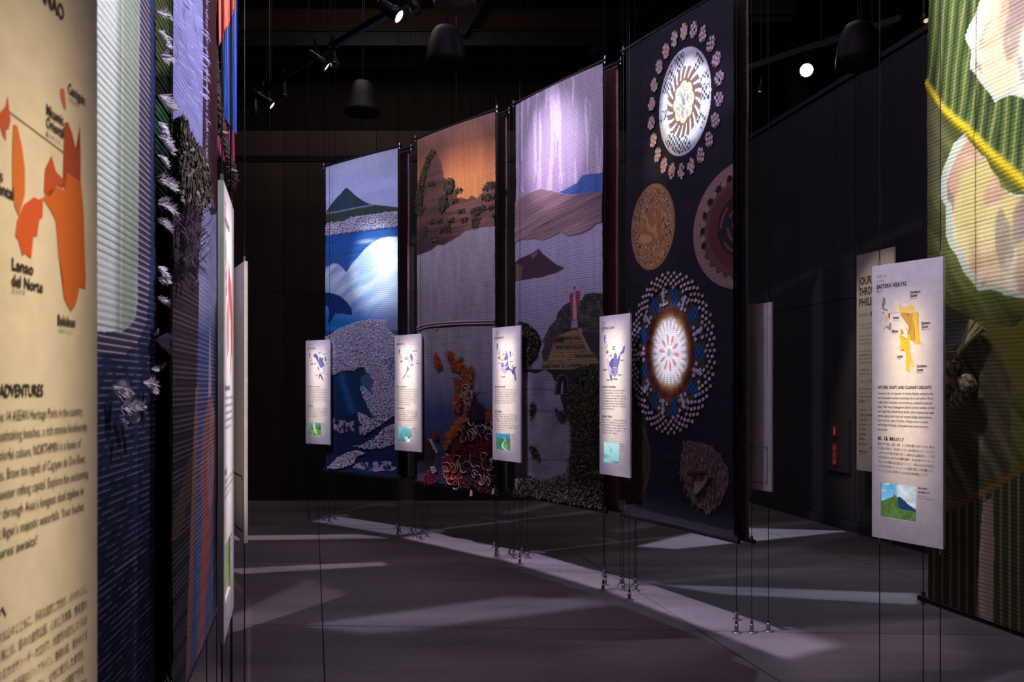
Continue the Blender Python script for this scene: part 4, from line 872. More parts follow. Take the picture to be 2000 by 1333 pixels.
c.fill(c.mask([(330, 228), (336, 231), (342, 240), (350, 262), (360, 280), (370, 300), (379, 320), (384, 345), (384, 400), (330, 410)], .8), A3(.10, .085, .055)); tk = fbm(c.s*40, c.z*4, 6)
tm = c.mask([(330, 400), (384, 395), (383, 440), (378, 500), (372, 545), (330, 545)], .8); c.fill(tm, A3(.04, .028, .04)[None, None]*(1-tk)[..., None]+A3(.22, .15, .19)[None, None]*(tk**2)[..., None]); c.fill(c.mask([(330, 520), (378, 500), (376, 548), (330, 556)], .8), A3(.02, .016, .016))
dkm = ss(546, 552, Y)*(X < np.interp(Y, [550, 700, 850, 1000, 1200, 1333], [378, 377, 373, 371, 368, 362])); c.fill(dkm, c.vgrad([(550, A3(.055, .033, .037)), (760, A3(.040, .026, .03)), (850, A3(.015, .017, .023)), (1333, A3(.02, .024, .028))])); c.fill(dkm*ss(.94, .99, rb)*.5, A3(.26, .17, .17))
c.fill(c.mask([(362, 900), (372, 880), (366, 960), (350, 1040), (334, 1060), (340, 1000)], .5)*dkm, A3(.085, .055, .035)); c.fill(c.mask([(373, 760), (378, 750), (376, 900), (371, 1100), (364, 1340), (357, 1340)], .3), A3(.30, .15, .11))
sp_ = [(401, 628), (403, 628), (405, 680), (407, 770), (398, 780), (400, 700)]; c.fill(c.mask(sp_, .2), A3(.60, .46, .50))
c.fill(c.mask([(398, 778), (407, 770), (416, 805), (419, 860), (418, 930), (410, 1000), (404, 1080), (398, 1150), (392, 1210), (385, 1290), (378, 1280), (384, 1100), (386, 1000), (382, 930), (388, 830)], .3), A3(.46, .12, .10)); c.fill(c.mask([(399, 790), (408, 775), (417, 810), (419, 880), (412, 960), (404, 1010), (397, 960), (396, 880), (404, 850), (402, 810)], .3)*(fbm(c.s*40, c.z*14, 4) > .42)*.8, A3(.46, .34, .38))
c.fill(c.mask([(391, 820), (399, 782), (402, 800), (396, 850), (388, 920), (384, 940)], .2), A3(.36, .18, .13)); c.fill(ss(.91, .985, rb)*ss(600, 700, Y)*(X > 374)*.6, A3(.55, .40, .42))
c.build()
leaves(c, 'tree_foliage', [([(330, 228), (336, 230), (344, 242), (352, 262), (362, 282), (372, 302), (381, 322), (386, 350), (384, 395), (372, 402), (350, 398), (334, 380)], 2600)], [(.16, .13, .08), (.22, .19, .12), (.09, .075, .05)], .026, .018, 1.0, .8)
b = RB()
for X_, Y_ in scatter([(334, 420), (380, 400), (377, 520), (334, 545)], 260): b.blade(c.point(X_, Y_, .006), (random.uniform(-.6, .6), -.4, random.choice((-1, 1))), .07, .007, vary((.16, .10, .13), .4), .5)
b.build('tree_branches', M['leaf'], c.root_o)
b = RB()
for X_, Y_ in [(385.5+random.uniform(-1, 1.2), y_) for y_ in range(-180, 330, 3)]: b.blade(c.point(X_, Y_, .008), (random.uniform(.2, 1), -.5, random.uniform(-.6, .6)), .010, .005, vary((.46, .42, .66), .15), .5)
for X_, Y_ in scatter([(338, -150), (384, -150), (384, 230), (338, 215)], 120): b.blade(c.point(X_, Y_, .008), (1, -.4, -.5), .04, .006, vary((.50, .46, .70), .15), .4)
b.build('frayed_threads', M['yarn'], c.root_o)
c2b = Cloth('church', 120, 620, .020, .004, billow=.02, shift=.075); c2b.root('woven_hanging', 'dark green and black woven hanging glimpsed between the two nearest left hangings', 'rear layer hangings')
c = c2b; X, Y = c.X, c.Y
c.fill(np.ones_like(X), c.vgrad([(-400, A3(.26, .31, .15)), (60, A3(.28, .33, .16)), (130, A3(.15, .18, .09)), (150, A3(.03, .032, .03)), (190, A3(.03, .035, .03)), (205, A3(.12, .24, .19)), (420, A3(.10, .20, .17)), (520, A3(.05, .07, .06)), (640, A3(.02, .022, .022)), (760, A3(.03, .028, .022)), (1400, A3(.026, .022, .018))])); c.mul(.4+1.2*(np.abs(np.sin(math.pi*c.z/.02)) > .4)*fbm(c.s*20, c.z*8, 3)); c.fill(((X > 332) & (Y < 230))*1., A3(.03, .03, .02))
c.build()
b = RB()
for X_ in np.linspace(290, 331, 80): b.blade(c.point(X_, np.interp(X_, [290, 331], [1330, 1180]), .004), (random.uniform(-.4, .4), -.3, -1), random.uniform(.05, .12), .010, vary((.035, .03, .02), .3), .3)
b.build('fringe', M['leaf'], c.root_o)

# ---- rear layers of the right row: each hangs a hand's breadth behind the front one, seen only along its edge
def rear(key, shift, slide, label, cols, pitch=.016):
    c = Cloth(key, 60, 420, pitch, .003, billow=-.012, shift=shift)
    c.L = c.L+c.t*slide; c.R = c.R+c.t*slide
    c.root('woven_hanging', label, 'rear layer hangings')
    zz = np.linspace(c.zb, c.zt, len(cols)); k = c.z+.25*(fbm(c.s*2, c.z*2, 3)-.5)
    for i in range(3): c.col[..., i] = np.interp(k, zz, [q_[i] for q_ in cols])
    c.mul(.7+.5*fbm(c.s*8, c.z*30, 6)); c.build(); return c
rear('wave', .11, .055, 'plum rear hanging showing as a strip beside the sea wave hanging', [(.05, .04, .05), (.10, .08, .09), (.22, .20, .20), (.20, .09, .10), (.22, .08, .10), (.16, .10, .12)])
rear('cliff', .10, .05, 'grey-green rear hanging showing as a strip beside the cliff hanging', [(.09, .07, .08), (.14, .15, .10), (.10, .11, .06), (.10, .075, .07), (.18, .12, .11)])
rear('statue', .11, .055, 'brick-red rear hanging showing as a strip beside the statue hanging', [(.14, .06, .08), (.20, .045, .05), (.24, .07, .06), (.22, .075, .06), (.26, .16, .14)])
rear('mandala', .085, .04, 'black ribbed rear hanging showing as a strip beside the mandala hanging', [(.11, .055, .04), (.045, .04, .04), (.05, .045, .045), (.06, .05, .035), (.11, .095, .07)], .03)

# ---- left row, third hanging seen from its end, with cloth and rope draped over its face
c = Cloth('robe', 60, 420, .016, .003, billow=.01); c.root('woven_hanging', 'maroon woven hanging seen edge-on behind the draped blue cloth', 'hangings of the left row')
c.fill(np.ones_like(c.X), A3(.10, .02, .03)); c.mul(.6+.8*fbm(c.s*8, c.z*20, 3)); c.build()
def drape(name, label, pts_top, pts_bot, mcol, depth, folds, zt_, zb_, seed):
    """hanging cloth: soft vertical folds, the hem running between the two given ends"""
    nx, nz = 60, 70; co = []
    rs_ = random.Random(seed); ph = [rs_.uniform(0, 6) for _ in range(4)]
    for j in range(nz):
        t_ = j/(nz-1)
        for i in range(nx):
            k = i/(nx-1); a_ = pts_top[0].lerp(pts_top[1], k); b_ = pts_bot[0].lerp(pts_bot[1], k); p = a_.lerp(b_, t_)
            amp = depth*(.35+.65*t_); p = p+Vector((math.sin(k*folds+ph[0]+t_*.8)*amp, math.cos(k*folds*1.7+ph[1]-t_*1.5)*amp*.6, -.03*math.sin(k*folds+ph[2])*t_))
            co.append(p)
    idx = np.arange(nx*nz).reshape(nz, nx); q_ = np.stack([idx[:-1, :-1], idx[:-1, 1:], idx[1:, 1:], idx[1:, :-1]], -1).reshape(-1, 4)
    me = grid_mesh(name, np.array([tuple(p) for p in co]), q_, np.tile(np.array(mcol), (nx*nz, 1)))
    o = link(name, me, M['satin']); o['label'] = label; o['category'] = 'cloth'; return o
M['satin'] = vmat('satin', .42, .06, 20, spec=.5)
def ap(px, py, d): return Vector(((px-1000)/F_PX*d, d, EYE+(HOR-py)/F_PX*d))
drape('draped_cloth', 'glossy orange-red cloth draped at the top of the third left hanging', (ap(421, -260, 3.50), ap(462, -260, 3.62)), (ap(423, 96, 3.48), ap(458, 20, 3.60)), (.80, .10, .04), .012, 22, 4, 3, 1)
drape('draped_cloth', 'glossy royal-blue cloth draped below the orange one at upper left', (ap(432, -260, 3.66), ap(465, -260, 3.70)), (ap(437, 224, 3.60), ap(456, 250, 3.68)), (.015, .10, .62), .013, 20, 4, 3, 2)
drape('draped_cloth', 'magenta cloth edge hanging lowest, beneath the blue cloth at left', (ap(424, 120, 3.66), ap(458, 190, 3.72)), (ap(422, 300, 3.60), ap(456, 312, 3.72)), (.42, .02, .16), .014, 17, 3, 2, 3)
def rope(label, pts, r, seed):
    rs_ = random.Random(seed); b = RB(); P = [ap(*p) for p in pts]; Q = []
    for i in range(len(P)-1):
        for k in range(8): Q.append(P[i].lerp(P[i+1], k/8))
    Q.append(P[-1])
    for s_ in range(3):
        b.tube([p+Vector((math.cos(i*.8+s_*2.09)*r*.5, math.sin(i*.8+s_*2.09)*r*.5, 0)) for i, p in enumerate(Q)], r*.62, vary((.12, .075, .06), .15), 6)
    for i in range(260):
        p = Q[rs_.randrange(len(Q)-1)]; b.blade(p, (rs_.uniform(-1, 1), rs_.uniform(-1, 1), rs_.uniform(-1, 1)), .035, .004, vary((.17, .11, .09), .3), .4)
    o = b.build('hairy_rope', M['yarn'], None, False); o['label'] = label; o['category'] = 'rope'; o['group'] = 'ropes on the third left hanging'
    for pr in (.55, .8):
        t_ = RB(); p = Q[int(len(Q)*pr)]; t_.tube([p+Vector((-r*1.3, -r*.4, -.004)), p+Vector((0, -r*1.3, .004)), p+Vector((r*1.3, -r*.4, .0))], .006, (.5, .45, .5), 6)
        t_.build('white_tie', M['yarn'], o, False)
rope('long hairy brown rope hanging from orange cloth down past the blue cloth', [(415, -60, 3.56), (410, 30, 3.56), (418, 100, 3.56), (422, 160, 3.55), (428, 210, 3.55), (436, 262, 3.55), (444, 300, 3.55), (454, 332, 3.55), (457, 350, 3.55), (452, 372, 3.55)], .016, 4)
rope('short hairy brown rope doubled beside the longer rope, at upper left', [(420, -60, 3.57), (421, 0, 3.57), (419, 45, 3.57), (415, 90, 3.57)], .013, 5)

# ------------------------------------------------------------------ text panels
TH = .014
def es_uv(x, y):   # picture coordinates measured on the nearest right-hand panel -> (share of width, height)
    L, R = PANEL['eastern']; px, py = 1695+x/5.33, 500+y/5.33; s = (px-1000)/F_PX
    u = (s*L.y-L.x)/((R.x-L.x)-s*(R.y-L.y)); d = L.y+u*(R.y-L.y); return u, EYE+(HOR-py)*d/F_PX
MINI = [([(155, 440), (180, 435), (185, 470), (180, 510), (165, 535), (185, 555), (210, 560), (212, 572), (185, 572), (160, 560), (150, 545), (145, 505), (155, 480)], 0),
 ([(158, 650), (150, 660), (120, 705), (130, 685), (150, 650)], 1), ([(175, 630), (205, 625), (212, 660), (200, 690), (185, 690)], 2), ([(215, 600), (232, 598), (230, 630), (228, 665), (216, 640)], 3),
 ([(155, 580), (170, 590), (165, 612), (152, 600)], 1), ([(175, 745), (195, 725), (215, 730), (235, 690), (247, 710), (245, 760), (230, 785), (210, 760), (185, 745), (160, 800)], 1)]
class Panel:
    def __init__(s, key, L=None, R=None, label='', z0=PZ0, z1=PZ1, group='hanging text panels', name='text_panel'):
        s.L, s.R = (L, R) if L is not None else PANEL[key]
        s.t, s.n = frame_of(s.L, s.R); s.w = (s.R-s.L).length; s.z0, s.z1 = z0, z1; s.label = label
        m = Matrix(((s.t.x, -s.n.x, 0, 0), (s.t.y, -s.n.y, 0, 0), (0, 0, 1, 0), (0, 0, 0, 1))); m.translation = Vector(((s.L.x+s.R.x)/2, (s.L.y+s.R.y)/2, z0))
        s.root = thing(name, label, 'panel', group=group, mw=m); s.pb = RB(); s.tx = TX()
    def uz(s, px, py):
        a = (px-1000)/F_PX; u = (a*s.L.y-s.L.x)/((s.R.x-s.L.x)-a*(s.R.y-s.L.y)); d = s.L.y+u*(s.R.y-s.L.y); return u, EYE+(HOR-py)*d/F_PX
    def P(s, u, z, y=-.0006): return Vector(((u-.5)*s.w, y, z-s.z0))
    def board(s, hole=(.132, .640, .949, 1.094), hatch=True):
        b = MB(); h = s.w/2; H = s.z1-s.z0
        if hole:
            xs_ = [-h, (hole[0]-.5)*s.w, (hole[1]-.5)*s.w, h]; zs_ = [0, hole[2]-s.z0, hole[3]-s.z0, H]; q = .006
            vs = [(x, 0, z) for z in zs_ for x in xs_]; fs = [(j*4+i, j*4+i+1, j*4+i+5, j*4+i+4) for j in range(3) for i in range(3) if (i, j) != (1, 1)]
            k = len(vs); vs += [(xs_[1], q, zs_[1]), (xs_[2], q, zs_[1]), (xs_[2], q, zs_[2]), (xs_[1], q, zs_[2])]
            fs += [(5, k, k+1, 6), (6, k+1, k+2, 10), (10, k+2, k+3, 9), (9, k+3, k, 5), (k, k+3, k+2, k+1)]
            k = len(vs); vs += [(-h, TH, 0), (h, TH, 0), (h, TH, H), (-h, TH, H)]; fs += [(k+1, k, k+3, k+2), (0, k, k+1, 3), (3, k+1, k+2, 15), (15, k+2, k+3, 12), (12, k+3, k, 0)]
            b.add(vs, fs)
        else: b.box((0, TH/2, H/2), (s.w, TH, H))
        bo = b.build('board', M['paper'], s.root)
        if hatch:
            b = MB(); x0, x1, a0, a1 = -h*.80, h*.80, .045, .27
            for c_, sz in (((0, TH, a0), (x1-x0, .0016, .003)), ((0, TH, a1), (x1-x0, .0016, .003)), ((x0, TH, (a0+a1)/2), (.003, .0016, a1-a0)), ((x1, TH, (a0+a1)/2), (.003, .0016, a1-a0))): b.box(c_, sz)
            for x_ in (x0+.012, x1-.012):
                for z_ in (a0+.012, a1-.012): b.box((x_, TH, z_), (.007, .003, .007))
            b.build('rear_hatch', M['dark_steel'], bo)
        b = MB()
        for u in (.10, .95):
            for z in (-.012, H+.012): b = MB(); b.tube([((u-.5)*s.w, TH/2, z-.012), ((u-.5)*s.w, TH/2, z+.012)], .0045, 8); b.build('wire_clamp', M['steel'], bo)
    def shape(s, pts, col, y=-.0005):
        pts = [s.P(u, z, y) for u, z in pts]
        bm = bmesh.new(); vs = [bm.verts.new(p) for p in pts]
        try: f = bm.faces.new(vs)
        except ValueError: bm.free(); return
        bmesh.ops.triangulate(bm, faces=[f]); bm.verts.index_update()
        s.pb.add([v.co.copy() for v in bm.verts], [tuple(v.index for v in g.verts) for g in bm.faces], col); bm.free()
    def line(s, a, b_, col, wd=.0012): 
        (u0, z0), (u1, z1) = a, b_; s.shape([(u0, z0-wd/2), (u1, z1-wd/2), (u1, z1+wd/2), (u0, z0+wd/2)], col)
    def mini(s, cols):
        for k, (P_, i) in enumerate(MINI): s.shape([es_uv(*p) for p in P_], cols[i], -.0005)
    def text(s, t, u, z, size, width=None, res=2, bold=False, tx=None):
        (tx or s.tx).put(t, (u-.5)*s.w, z-s.z0, size, width*s.w if width else None, -.0008, 'LEFT', res, bold)
    def titles(s, region, region_jp, title, title_jp, ink, wt, res=2):
        tx = TX(); s.text(region, .072, 1.959, .017, .15, res, tx=tx); s.text(region_jp, .072, 1.940, .013, .11, res, tx=tx); tx.b.build('region_title', ink, s.root)
        s.text(title, .072, 1.914, .024, wt, res, True); s.text(title_jp, .072, 1.897, .011, .10, res)
    def body(s, head, lines, jhead, jlines, hw, jw, res=2):
        s.text(head, .089, 1.490, .0175, hw, res, True); n = len(lines)
        dz = min(.019, .171/max(n, 1))
        for i, (l, wd) in enumerate(lines): s.text(l, .089, 1.466-i*dz, .0152, wd, res)
        s.text(jhead, .089, 1.274, .0175, jw, res, True)
        for i, (l, wd) in enumerate(jlines): s.text(l, .089, 1.252-i*.0188, .0125, wd, res)
    def caption(s, res=1):
        s.text('Scan to explore', .666, 1.086, .011, .13, res, True); s.text('more things to love!', .666, 1.070, .011, .16, res, True)
        s.text('QRコードをスキャンして、', .666, 1.055, .008, .15, res); s.text('さらにフィリピンの魅力を発見しよう！', .666, 1.045, .008, .22, res)
    def finish(s):
        if s.tx.b.v: s.tx.b.build('printed_text', M['ink'], s.root)
        if s.pb.v: s.pb.build('printed_map', M['print'], s.root, False)
    def picture(s, fn, hole=(.132, .640, .949, 1.094)):
        n = 64; uu, vv = np.meshgrid(np.linspace(0, 1, n), np.linspace(0, 1, n)); col = fn(uu, vv)
        x = ((hole[0]+(hole[1]-hole[0])*uu)-.5)*s.w; z = hole[2]+(hole[3]-hole[2])*vv-s.z0
        co = np.stack([x, np.full_like(x, .0055), z], -1).reshape(-1, 3); idx = np.arange(n*n).reshape(n, n)
        q = np.stack([idx[:-1, :-1], idx[:-1, 1:], idx[1:, 1:], idx[1:, :-1]], -1).reshape(-1, 4)
        link('backlit_picture', grid_mesh('backlit_picture', co, q, np.clip(col, 0, 1).reshape(-1, 3)), M['screen'], s.root)
def mixc(a, b, t): return np.asarray(a)*(1-t[..., None])+np.asarray(b)*t[..., None]
def pic_mountain(u, v):
    c = mixc((.08, .32, .62), (.30, .60, .82), 1-v); cl = ss(.50, .62, fbm(u*5, v*6, 3)+.30*ss(.42, .62, u)-.12*(v > .8)*(u < .5)); sh_ = (.45+.75*fbm(u*7+2, v*9, 11))[..., None]; c = c*(1-cl[..., None])+A3(.62, .68, .75)*sh_*cl[..., None]
    r1 = np.interp(u, [0, .1, .2, .3, .37, .42, .5, .65, .8, 1], [.47, .50, .56, .60, .70, .66, .55, .4, .3, .2]); r2 = np.interp(u, [0, .38, .5, .6, .75, .9, 1], [.2, .50, .65, .60, .47, .38, .33])
    m2 = (v < r2)[..., None]; c = np.where(m2, A3(.012, .04, .11)*(.7+.6*fbm(u*9, v*9, 6)[..., None]), c)
    g = fbm(u*16, v*10, 9); m1 = ((v < r1) & (u < .46+.1*(r1-v))) | (v < .30+.12*fbm(u*6, v*2, 4)-.1*u); c = np.where(m1[..., None], mixc((.02, .06, .03), (.12, .22, .05), g), c); return c
def pic_forest(u, v):
    g = fbm(u*10, v*12, 4); c = mixc((.02, .10, .07), (.25, .42, .10), ss(.3, .7, g)*(1-v*.3)); c = mixc(c, (.10, .30, .42), ss(.72, 1, v)); w_ = np.abs(u-.38-.25*(1-v)**2); return mixc(c, (.55, .75, .72), np.exp(-(w_/.06)**2)*(v > .2))
def pic_reef(u, v):
    c = mixc((.05, .16, .16), (.22, .55, .65), v); g = fbm(u*8, v*4, 7); c = c*(.7+.6*g[..., None]); m = (v < .38+.18*(u-.5)*-1) & (u > .45); c = np.where(m[..., None], mixc((.03, .10, .16), (.70, .85, .92), ss(.45, .6, fbm(u*9, v*10, 2))), c); return mixc(c, (.85, .95, .98), ss(.88, 1.0, v)*ss(.5, .8, u))
def pic_river(u, v):
    g = fbm(u*12, v*12, 6); c = mixc((.02, .10, .06), (.06, .24, .14), g); c = mixc(c, (.06, .26, .42), ss(.62, .85, v)); c = mixc(c, (.50, .72, .80), ss(.93, 1, v)*np.exp(-((u-.5)/.3)**2))
    xr = np.interp(v, [0, .12, .3, .5, .6, .72, .82], [.72, .48, .40, .52, .66, .52, .50]); wd = np.interp(v, [0, .3, .6, .8], [.10, .05, .035, .02]); c = mixc(c, (.30, .32, .06), np.exp(-(((u-xr-.22)/.14)**2+((v-.24)/.16)**2))); return mixc(c, (.45, .70, .68), np.exp(-((u-xr)/wd)**2)*(v < .82))
def pic_sandbar(u, v):
    c = mixc((.22, .55, .60), (.50, .80, .82), v); c = mixc(c, (.05, .12, .12), np.exp(-((v-.30+.1*u)/.10)**2)*.6*ss(.5, 0, u)+ss(.12, .0, v-.1*(1-u))*ss(.3, .9, u)); k = np.exp(-(((u-.46)/.03)**2+((v-.60)/.07)**2)); c = mixc(c, (.01, .05, .06), k); return mixc(c, (.02, .08, .1), np.exp(-(((u-.40)+(v-.75)*.6)/.012)**2)*(v > .62)*(v < .86)*.8)
def pic_falls(u, v): return mixc((.03, .10, .05), (.30, .36, .10), fbm(u*8, v*8, 3))

VI = [S(110, 110, 165), S(88, 90, 145), S(130, 122, 178), S(182, 178, 215), S(95, 105, 160)]
# near right panel
p = Panel('eastern', label='nearest right text panel with yellow island map and mountain picture')
p.board(); p.mini([S(140, 135, 135), S(150, 142, 142), S(222, 190, 110), S(90, 85, 88)])
Y1, Y2, Y3 = S(226, 198, 120), S(190, 150, 70), S(226, 190, 62)
for P_, cc in (([(322, 520), (335, 500), (350, 525), (375, 532), (410, 528), (440, 510), (445, 485), (455, 505), (485, 530), (492, 560), (470, 595), (440, 605), (425, 612), (410, 610), (395, 595), (370, 590), (345, 598), (330, 565)], Y1),
 ([(338, 600), (370, 590), (395, 595), (412, 612), (420, 640), (430, 612), (440, 605), (468, 595), (465, 660), (478, 720), (485, 740), (485, 830), (490, 850), (482, 920), (470, 885), (440, 875), (438, 830), (415, 820), (412, 805), (432, 790), (440, 745), (430, 755), (415, 720), (390, 685), (375, 660), (350, 630)], Y2),
 ([(470, 590), (510, 580), (527, 590), (522, 625), (515, 650), (520, 700), (525, 780), (540, 850), (535, 870), (570, 930), (575, 960), (545, 910), (525, 920), (490, 915), (495, 850), (488, 760), (475, 700), (468, 640)], Y3),
 ([(338, 768), (360, 765), (375, 800), (365, 828), (345, 815)], Y2), ([(328, 810), (350, 840), (365, 870), (385, 880), (405, 865), (415, 830), (438, 825), (440, 880), (442, 1000), (450, 1040), (446, 1120), (440, 1120), (435, 1220), (400, 1195), (395, 1100), (405, 1040), (385, 990), (365, 960), (350, 990), (335, 980), (340, 900), (328, 850)], Y3),
 ([(447, 1045), (462, 1060), (470, 1100), (482, 1155), (462, 1160), (447, 1120)], Y1), ([(458, 1165), (466, 1175), (490, 1250), (472, 1215)], Y1), ([(555, 1000), (575, 1035), (560, 1030)], Y3), ([(400, 760), (410, 750), (415, 775), (402, 780)], Y2), ([(328, 735), (333, 730), (335, 745)], Y2), ([(345, 705), (350, 700), (350, 712)], Y2)): p.shape([es_uv(*q) for q in P_], cc)
p.line(es_uv(222, 600), es_uv(330, 590), S(120, 110, 105)); p.line(es_uv(490, 700), es_uv(555, 700), S(150, 135, 120), .0008)
p.titles('VISAYAS', 'ビサヤ諸島', 'EASTERN VISAYAS', '東部ビサヤ', M['ochre_ink'], .438)
for t_, u, z, wd in (('Northern', .561, 1.878, .139), ('Samar', .561, 1.864, .10), ('Samar', .314, 1.780, .09), ('Biliran', .297, 1.724, .093), ('Leyte', .371, 1.619, .085), ('Eastern', .716, 1.749, .113), ('Samar', .716, 1.735, .09), ('Southern', .650, 1.577, .139), ('Leyte', .650, 1.562, .085)): p.text(t_, u, z, .0165, wd, 2, True)
for t_, u, z in (('北サマール', .561, 1.854), ('サマール', .314, 1.771), ('ビリラン', .297, 1.715), ('レイテ', .371, 1.610), ('東サマール', .716, 1.726), ('南レイテ', .650, 1.553)): p.text(t_, u, z, .007, None, 1)
p.body('NATURE, CRAFT, AND CULINARY DELIGHTS', [('Immerse in the rich tapestry of culinary delights, artisanal crafts,', .79), ('and underwater wonders connecting nature and culture. Marvel', .785), ("at Biri island's dramatic rock formations, sculpted by time and", .77), ("tides. Walk along Kalanggaman Island's pristine sandbar, or dive", .80), ("into Sogod Bay's breathtaking depths, where vibrant coral reefs,", .795), ('elusive pygmy seahorses, and majestic pelagic species thrive.', .765), ('Savor the rich, taste of humba, a Visayan twist on adobo,', .72), ('and indulge in binagol, a delectable treat made from taro', .715), ('and coconut.', .15)],
 '自然、工芸、美食のよろこび', [('東部ビサヤの旅は、自然、芸術、そして味覚の驚きに満ちています。時の流', .80), ('れと潮の力が刻んだ、息を呑むようなビリ島の奇岩を巡ったり、カランガマ', .80), ('ン島の手つかずの砂州を素足で感じて、絵画のような風景の中へ。ソゴド湾', .80), ('の深海に潜れば、色あざやかな珊瑚の庭園や、光の中を舞うタツノオトシゴ', .80), ('や悠々と泳ぐ回遊魚たちと出会えます。そして、お楽しみはビサヤの食文化。', .80), ('アドボをビサヤ風にアレンジしたフンバの濃厚で香ばしい味を堪能したら、', .785), ('ココナッツとタロイモが香るビナゴルの甘さが旅を締めくくります。', .72)], .761, .379)
p.caption(); p.picture(pic_mountain); p.finish(); P_east = p

def crop_poly(panel, org, sc, polys):
    for pts, col in polys: panel.shape([panel.uz(org[0]+x/sc, org[1]+y/sc) for x, y in pts], col)
def far_panel(key, label, title, tjp, wt, org, sc, polys, names, head, lines, jhead, jlines, hw, jw, pic):
    p = Panel(key, label=label); p.board(); p.mini([S(88, 92, 150), S(120, 110, 120), S(190, 170, 150), S(150, 130, 125)])
    crop_poly(p, org, sc, polys); p.titles('LUZON', 'ルソン島', title, tjp, M['violet_ink'], wt, 1)
    for t_, x, y, wd in names:
        u, z = p.uz(org[0]+x/sc, org[1]+y/sc); p.text(t_, u, z, .0155, wd, 1, True)
    p.body(head, lines, jhead, jlines, hw, jw, 1); p.caption(); p.picture(pic); p.finish(); return p
far_panel('central', 'text panel with lilac map reading CENTRAL LUZON, before the mandala hanging', 'CENTRAL LUZON', '中部ルソン', .43, (1165, 605), 8.08,
 [([(170, 775), (185, 765), (200, 800), (205, 900), (215, 960), (220, 1000), (200, 1050), (190, 1000), (180, 930), (170, 850)], VI[3]), ([(205, 830), (250, 765), (268, 770), (270, 850), (262, 910), (235, 930), (215, 910), (203, 880)], VI[1]), ([(268, 770), (285, 690), (305, 685), (320, 705), (328, 780), (345, 880), (340, 920), (300, 910), (262, 910), (270, 850)], VI[0]), ([(330, 790), (370, 700), (410, 640), (430, 575), (452, 565), (445, 640), (425, 690), (385, 705), (360, 770), (370, 790), (350, 880), (340, 870)], VI[4]), ([(225, 930), (262, 910), (280, 925), (270, 1000), (240, 1020), (225, 1000)], VI[2]), ([(280, 920), (340, 920), (340, 1000), (290, 1060), (250, 1040), (270, 1000)], S(135, 140, 190)), ([(215, 1010), (240, 1030), (250, 1110), (240, 1135), (225, 1120), (210, 1060)], VI[1])],
 [('Nueva', 252, 598, .10), ('Ecija', 252, 632, .08), ('Tarlac', 203, 738, .09), ('Aurora', 380, 812, .11), ('Zambales', 105, 960, .14), ('Bulacan', 338, 1040, .12), ('Bataan', 160, 1120, .10), ('Pampanga', 258, 1105, .15)],
 'A FEAST OF THE SENSES', [('Embark on an unforgettable journey through Central Luzon—', .77), ('a region where the Philippines’ rich traditions, cultural,', .70), ('and culinary legacies come alive. In Pampanga, celebrated as', .77), ('a culinary destination, savor its artistry, story of exquisite dishes,', .80), ('steeped in delight every palate. Experience the wonders of', .73), ('the Giant Lantern Festival, witness magnificent, larger than life', .76), ('works and parade like the “brightest star” in a dazzling display of', .80), ('Filipino creativity and holiday cheer.', .42)],
 '五感で味わう饗宴の旅へ', [('中部ルソンの旅は、フィリピンの豊かな文化と伝統、感動の体', .79), ('験に満ちています。美食の都と呼ばれるパンパンガでは、職', .79), ('人技が光る料理の数々。味わうほどに物語が広がります。そ', .79), ('して夜空を彩る巨大ランタンの祭典。まばゆい光と音の競演', .78), ('に包まれながら、星のように輝く夜を体験してください。', .78), ('心に残る、フィリピンの創造の旅へ。', .55)], .45, .34, pic_sandbar)
far_panel('calabarzon', 'text panel with lilac map reading CALABARZON, left of the statue hanging', 'CALABARZON', 'カラバルソン', .33, (955, 630), 9.52,
 [([(285, 650), (310, 620), (330, 515), (345, 590), (362, 655), (350, 690), (330, 700), (300, 715), (285, 690)], VI[0]), ([(350, 690), (365, 820), (400, 870), (435, 880), (450, 840), (475, 815), (512, 845), (480, 865), (475, 900), (505, 1060), (500, 1090), (482, 1085), (465, 980), (430, 950), (425, 910), (370, 880), (330, 900), (305, 890), (310, 870), (350, 820), (340, 720)], VI[1]), ([(385, 540), (405, 535), (412, 560), (405, 650), (390, 650)], VI[1]), ([(425, 570), (445, 610), (430, 605)], VI[1]), ([(222, 790), (255, 735), (290, 800), (280, 820), (245, 840), (225, 825)], VI[2]), ([(220, 830), (285, 815), (330, 910), (325, 950), (290, 960), (265, 930), (250, 900), (222, 890)], VI[3]), ([(295, 800), (340, 720), (350, 800), (310, 850)], VI[2]), ([(395, 790), (430, 840), (425, 850)], VI[1]), ([(430, 790), (445, 785), (440, 850), (430, 840)], VI[1])],
 [('Rizal', 258, 605, .07), ('Laguna', 218, 708, .11), ('Cavite', 182, 772, .09), ('Quezon', 385, 735, .12), ('Batangas', 228, 1022, .15)],
 'NATURE AND CULTURE', [('A picture-perfect, culture-filled journey awaits in every turn', .79), ('of landscapes only an hour away, home to captivating mountains', .78), ('of the revered Mount Banahaw and the world’s', .76), ('most storied active volcano, the Taal. Savor its food', .70), ('Taal Volcano, Lucban’s festivals, and the coffee,', .72), ('the cool Filipino heritage in Laguna, Quezon, where vibrant', .76), ('displays of creativity celebrate the bountiful harvest.', .62)],
 '自然と文化の融合', [('首都圏からほど近いカラバルソンは、息をのむ絶景と文化、伝', .80), ('統を楽しめる場所です。霊峰と呼ばれるバナハウ山、世界', .80), ('でも有名なタール火山。美しい湖と緑に抱かれたこの土地で', .80), ('は、収穫祭のにぎわい、彩り豊かな街並み、香り高いコー', .80), ('ヒーなど、心をほどく旅が待っています。', .66), ('さあ、ゆったりと流れる時間の中で、自然の恵みと人の温', .80), ('もりに出会いませんか。人々の笑顔、手仕事の', .80), ('旅へようこそ。', .36)], .37, .24, pic_river)
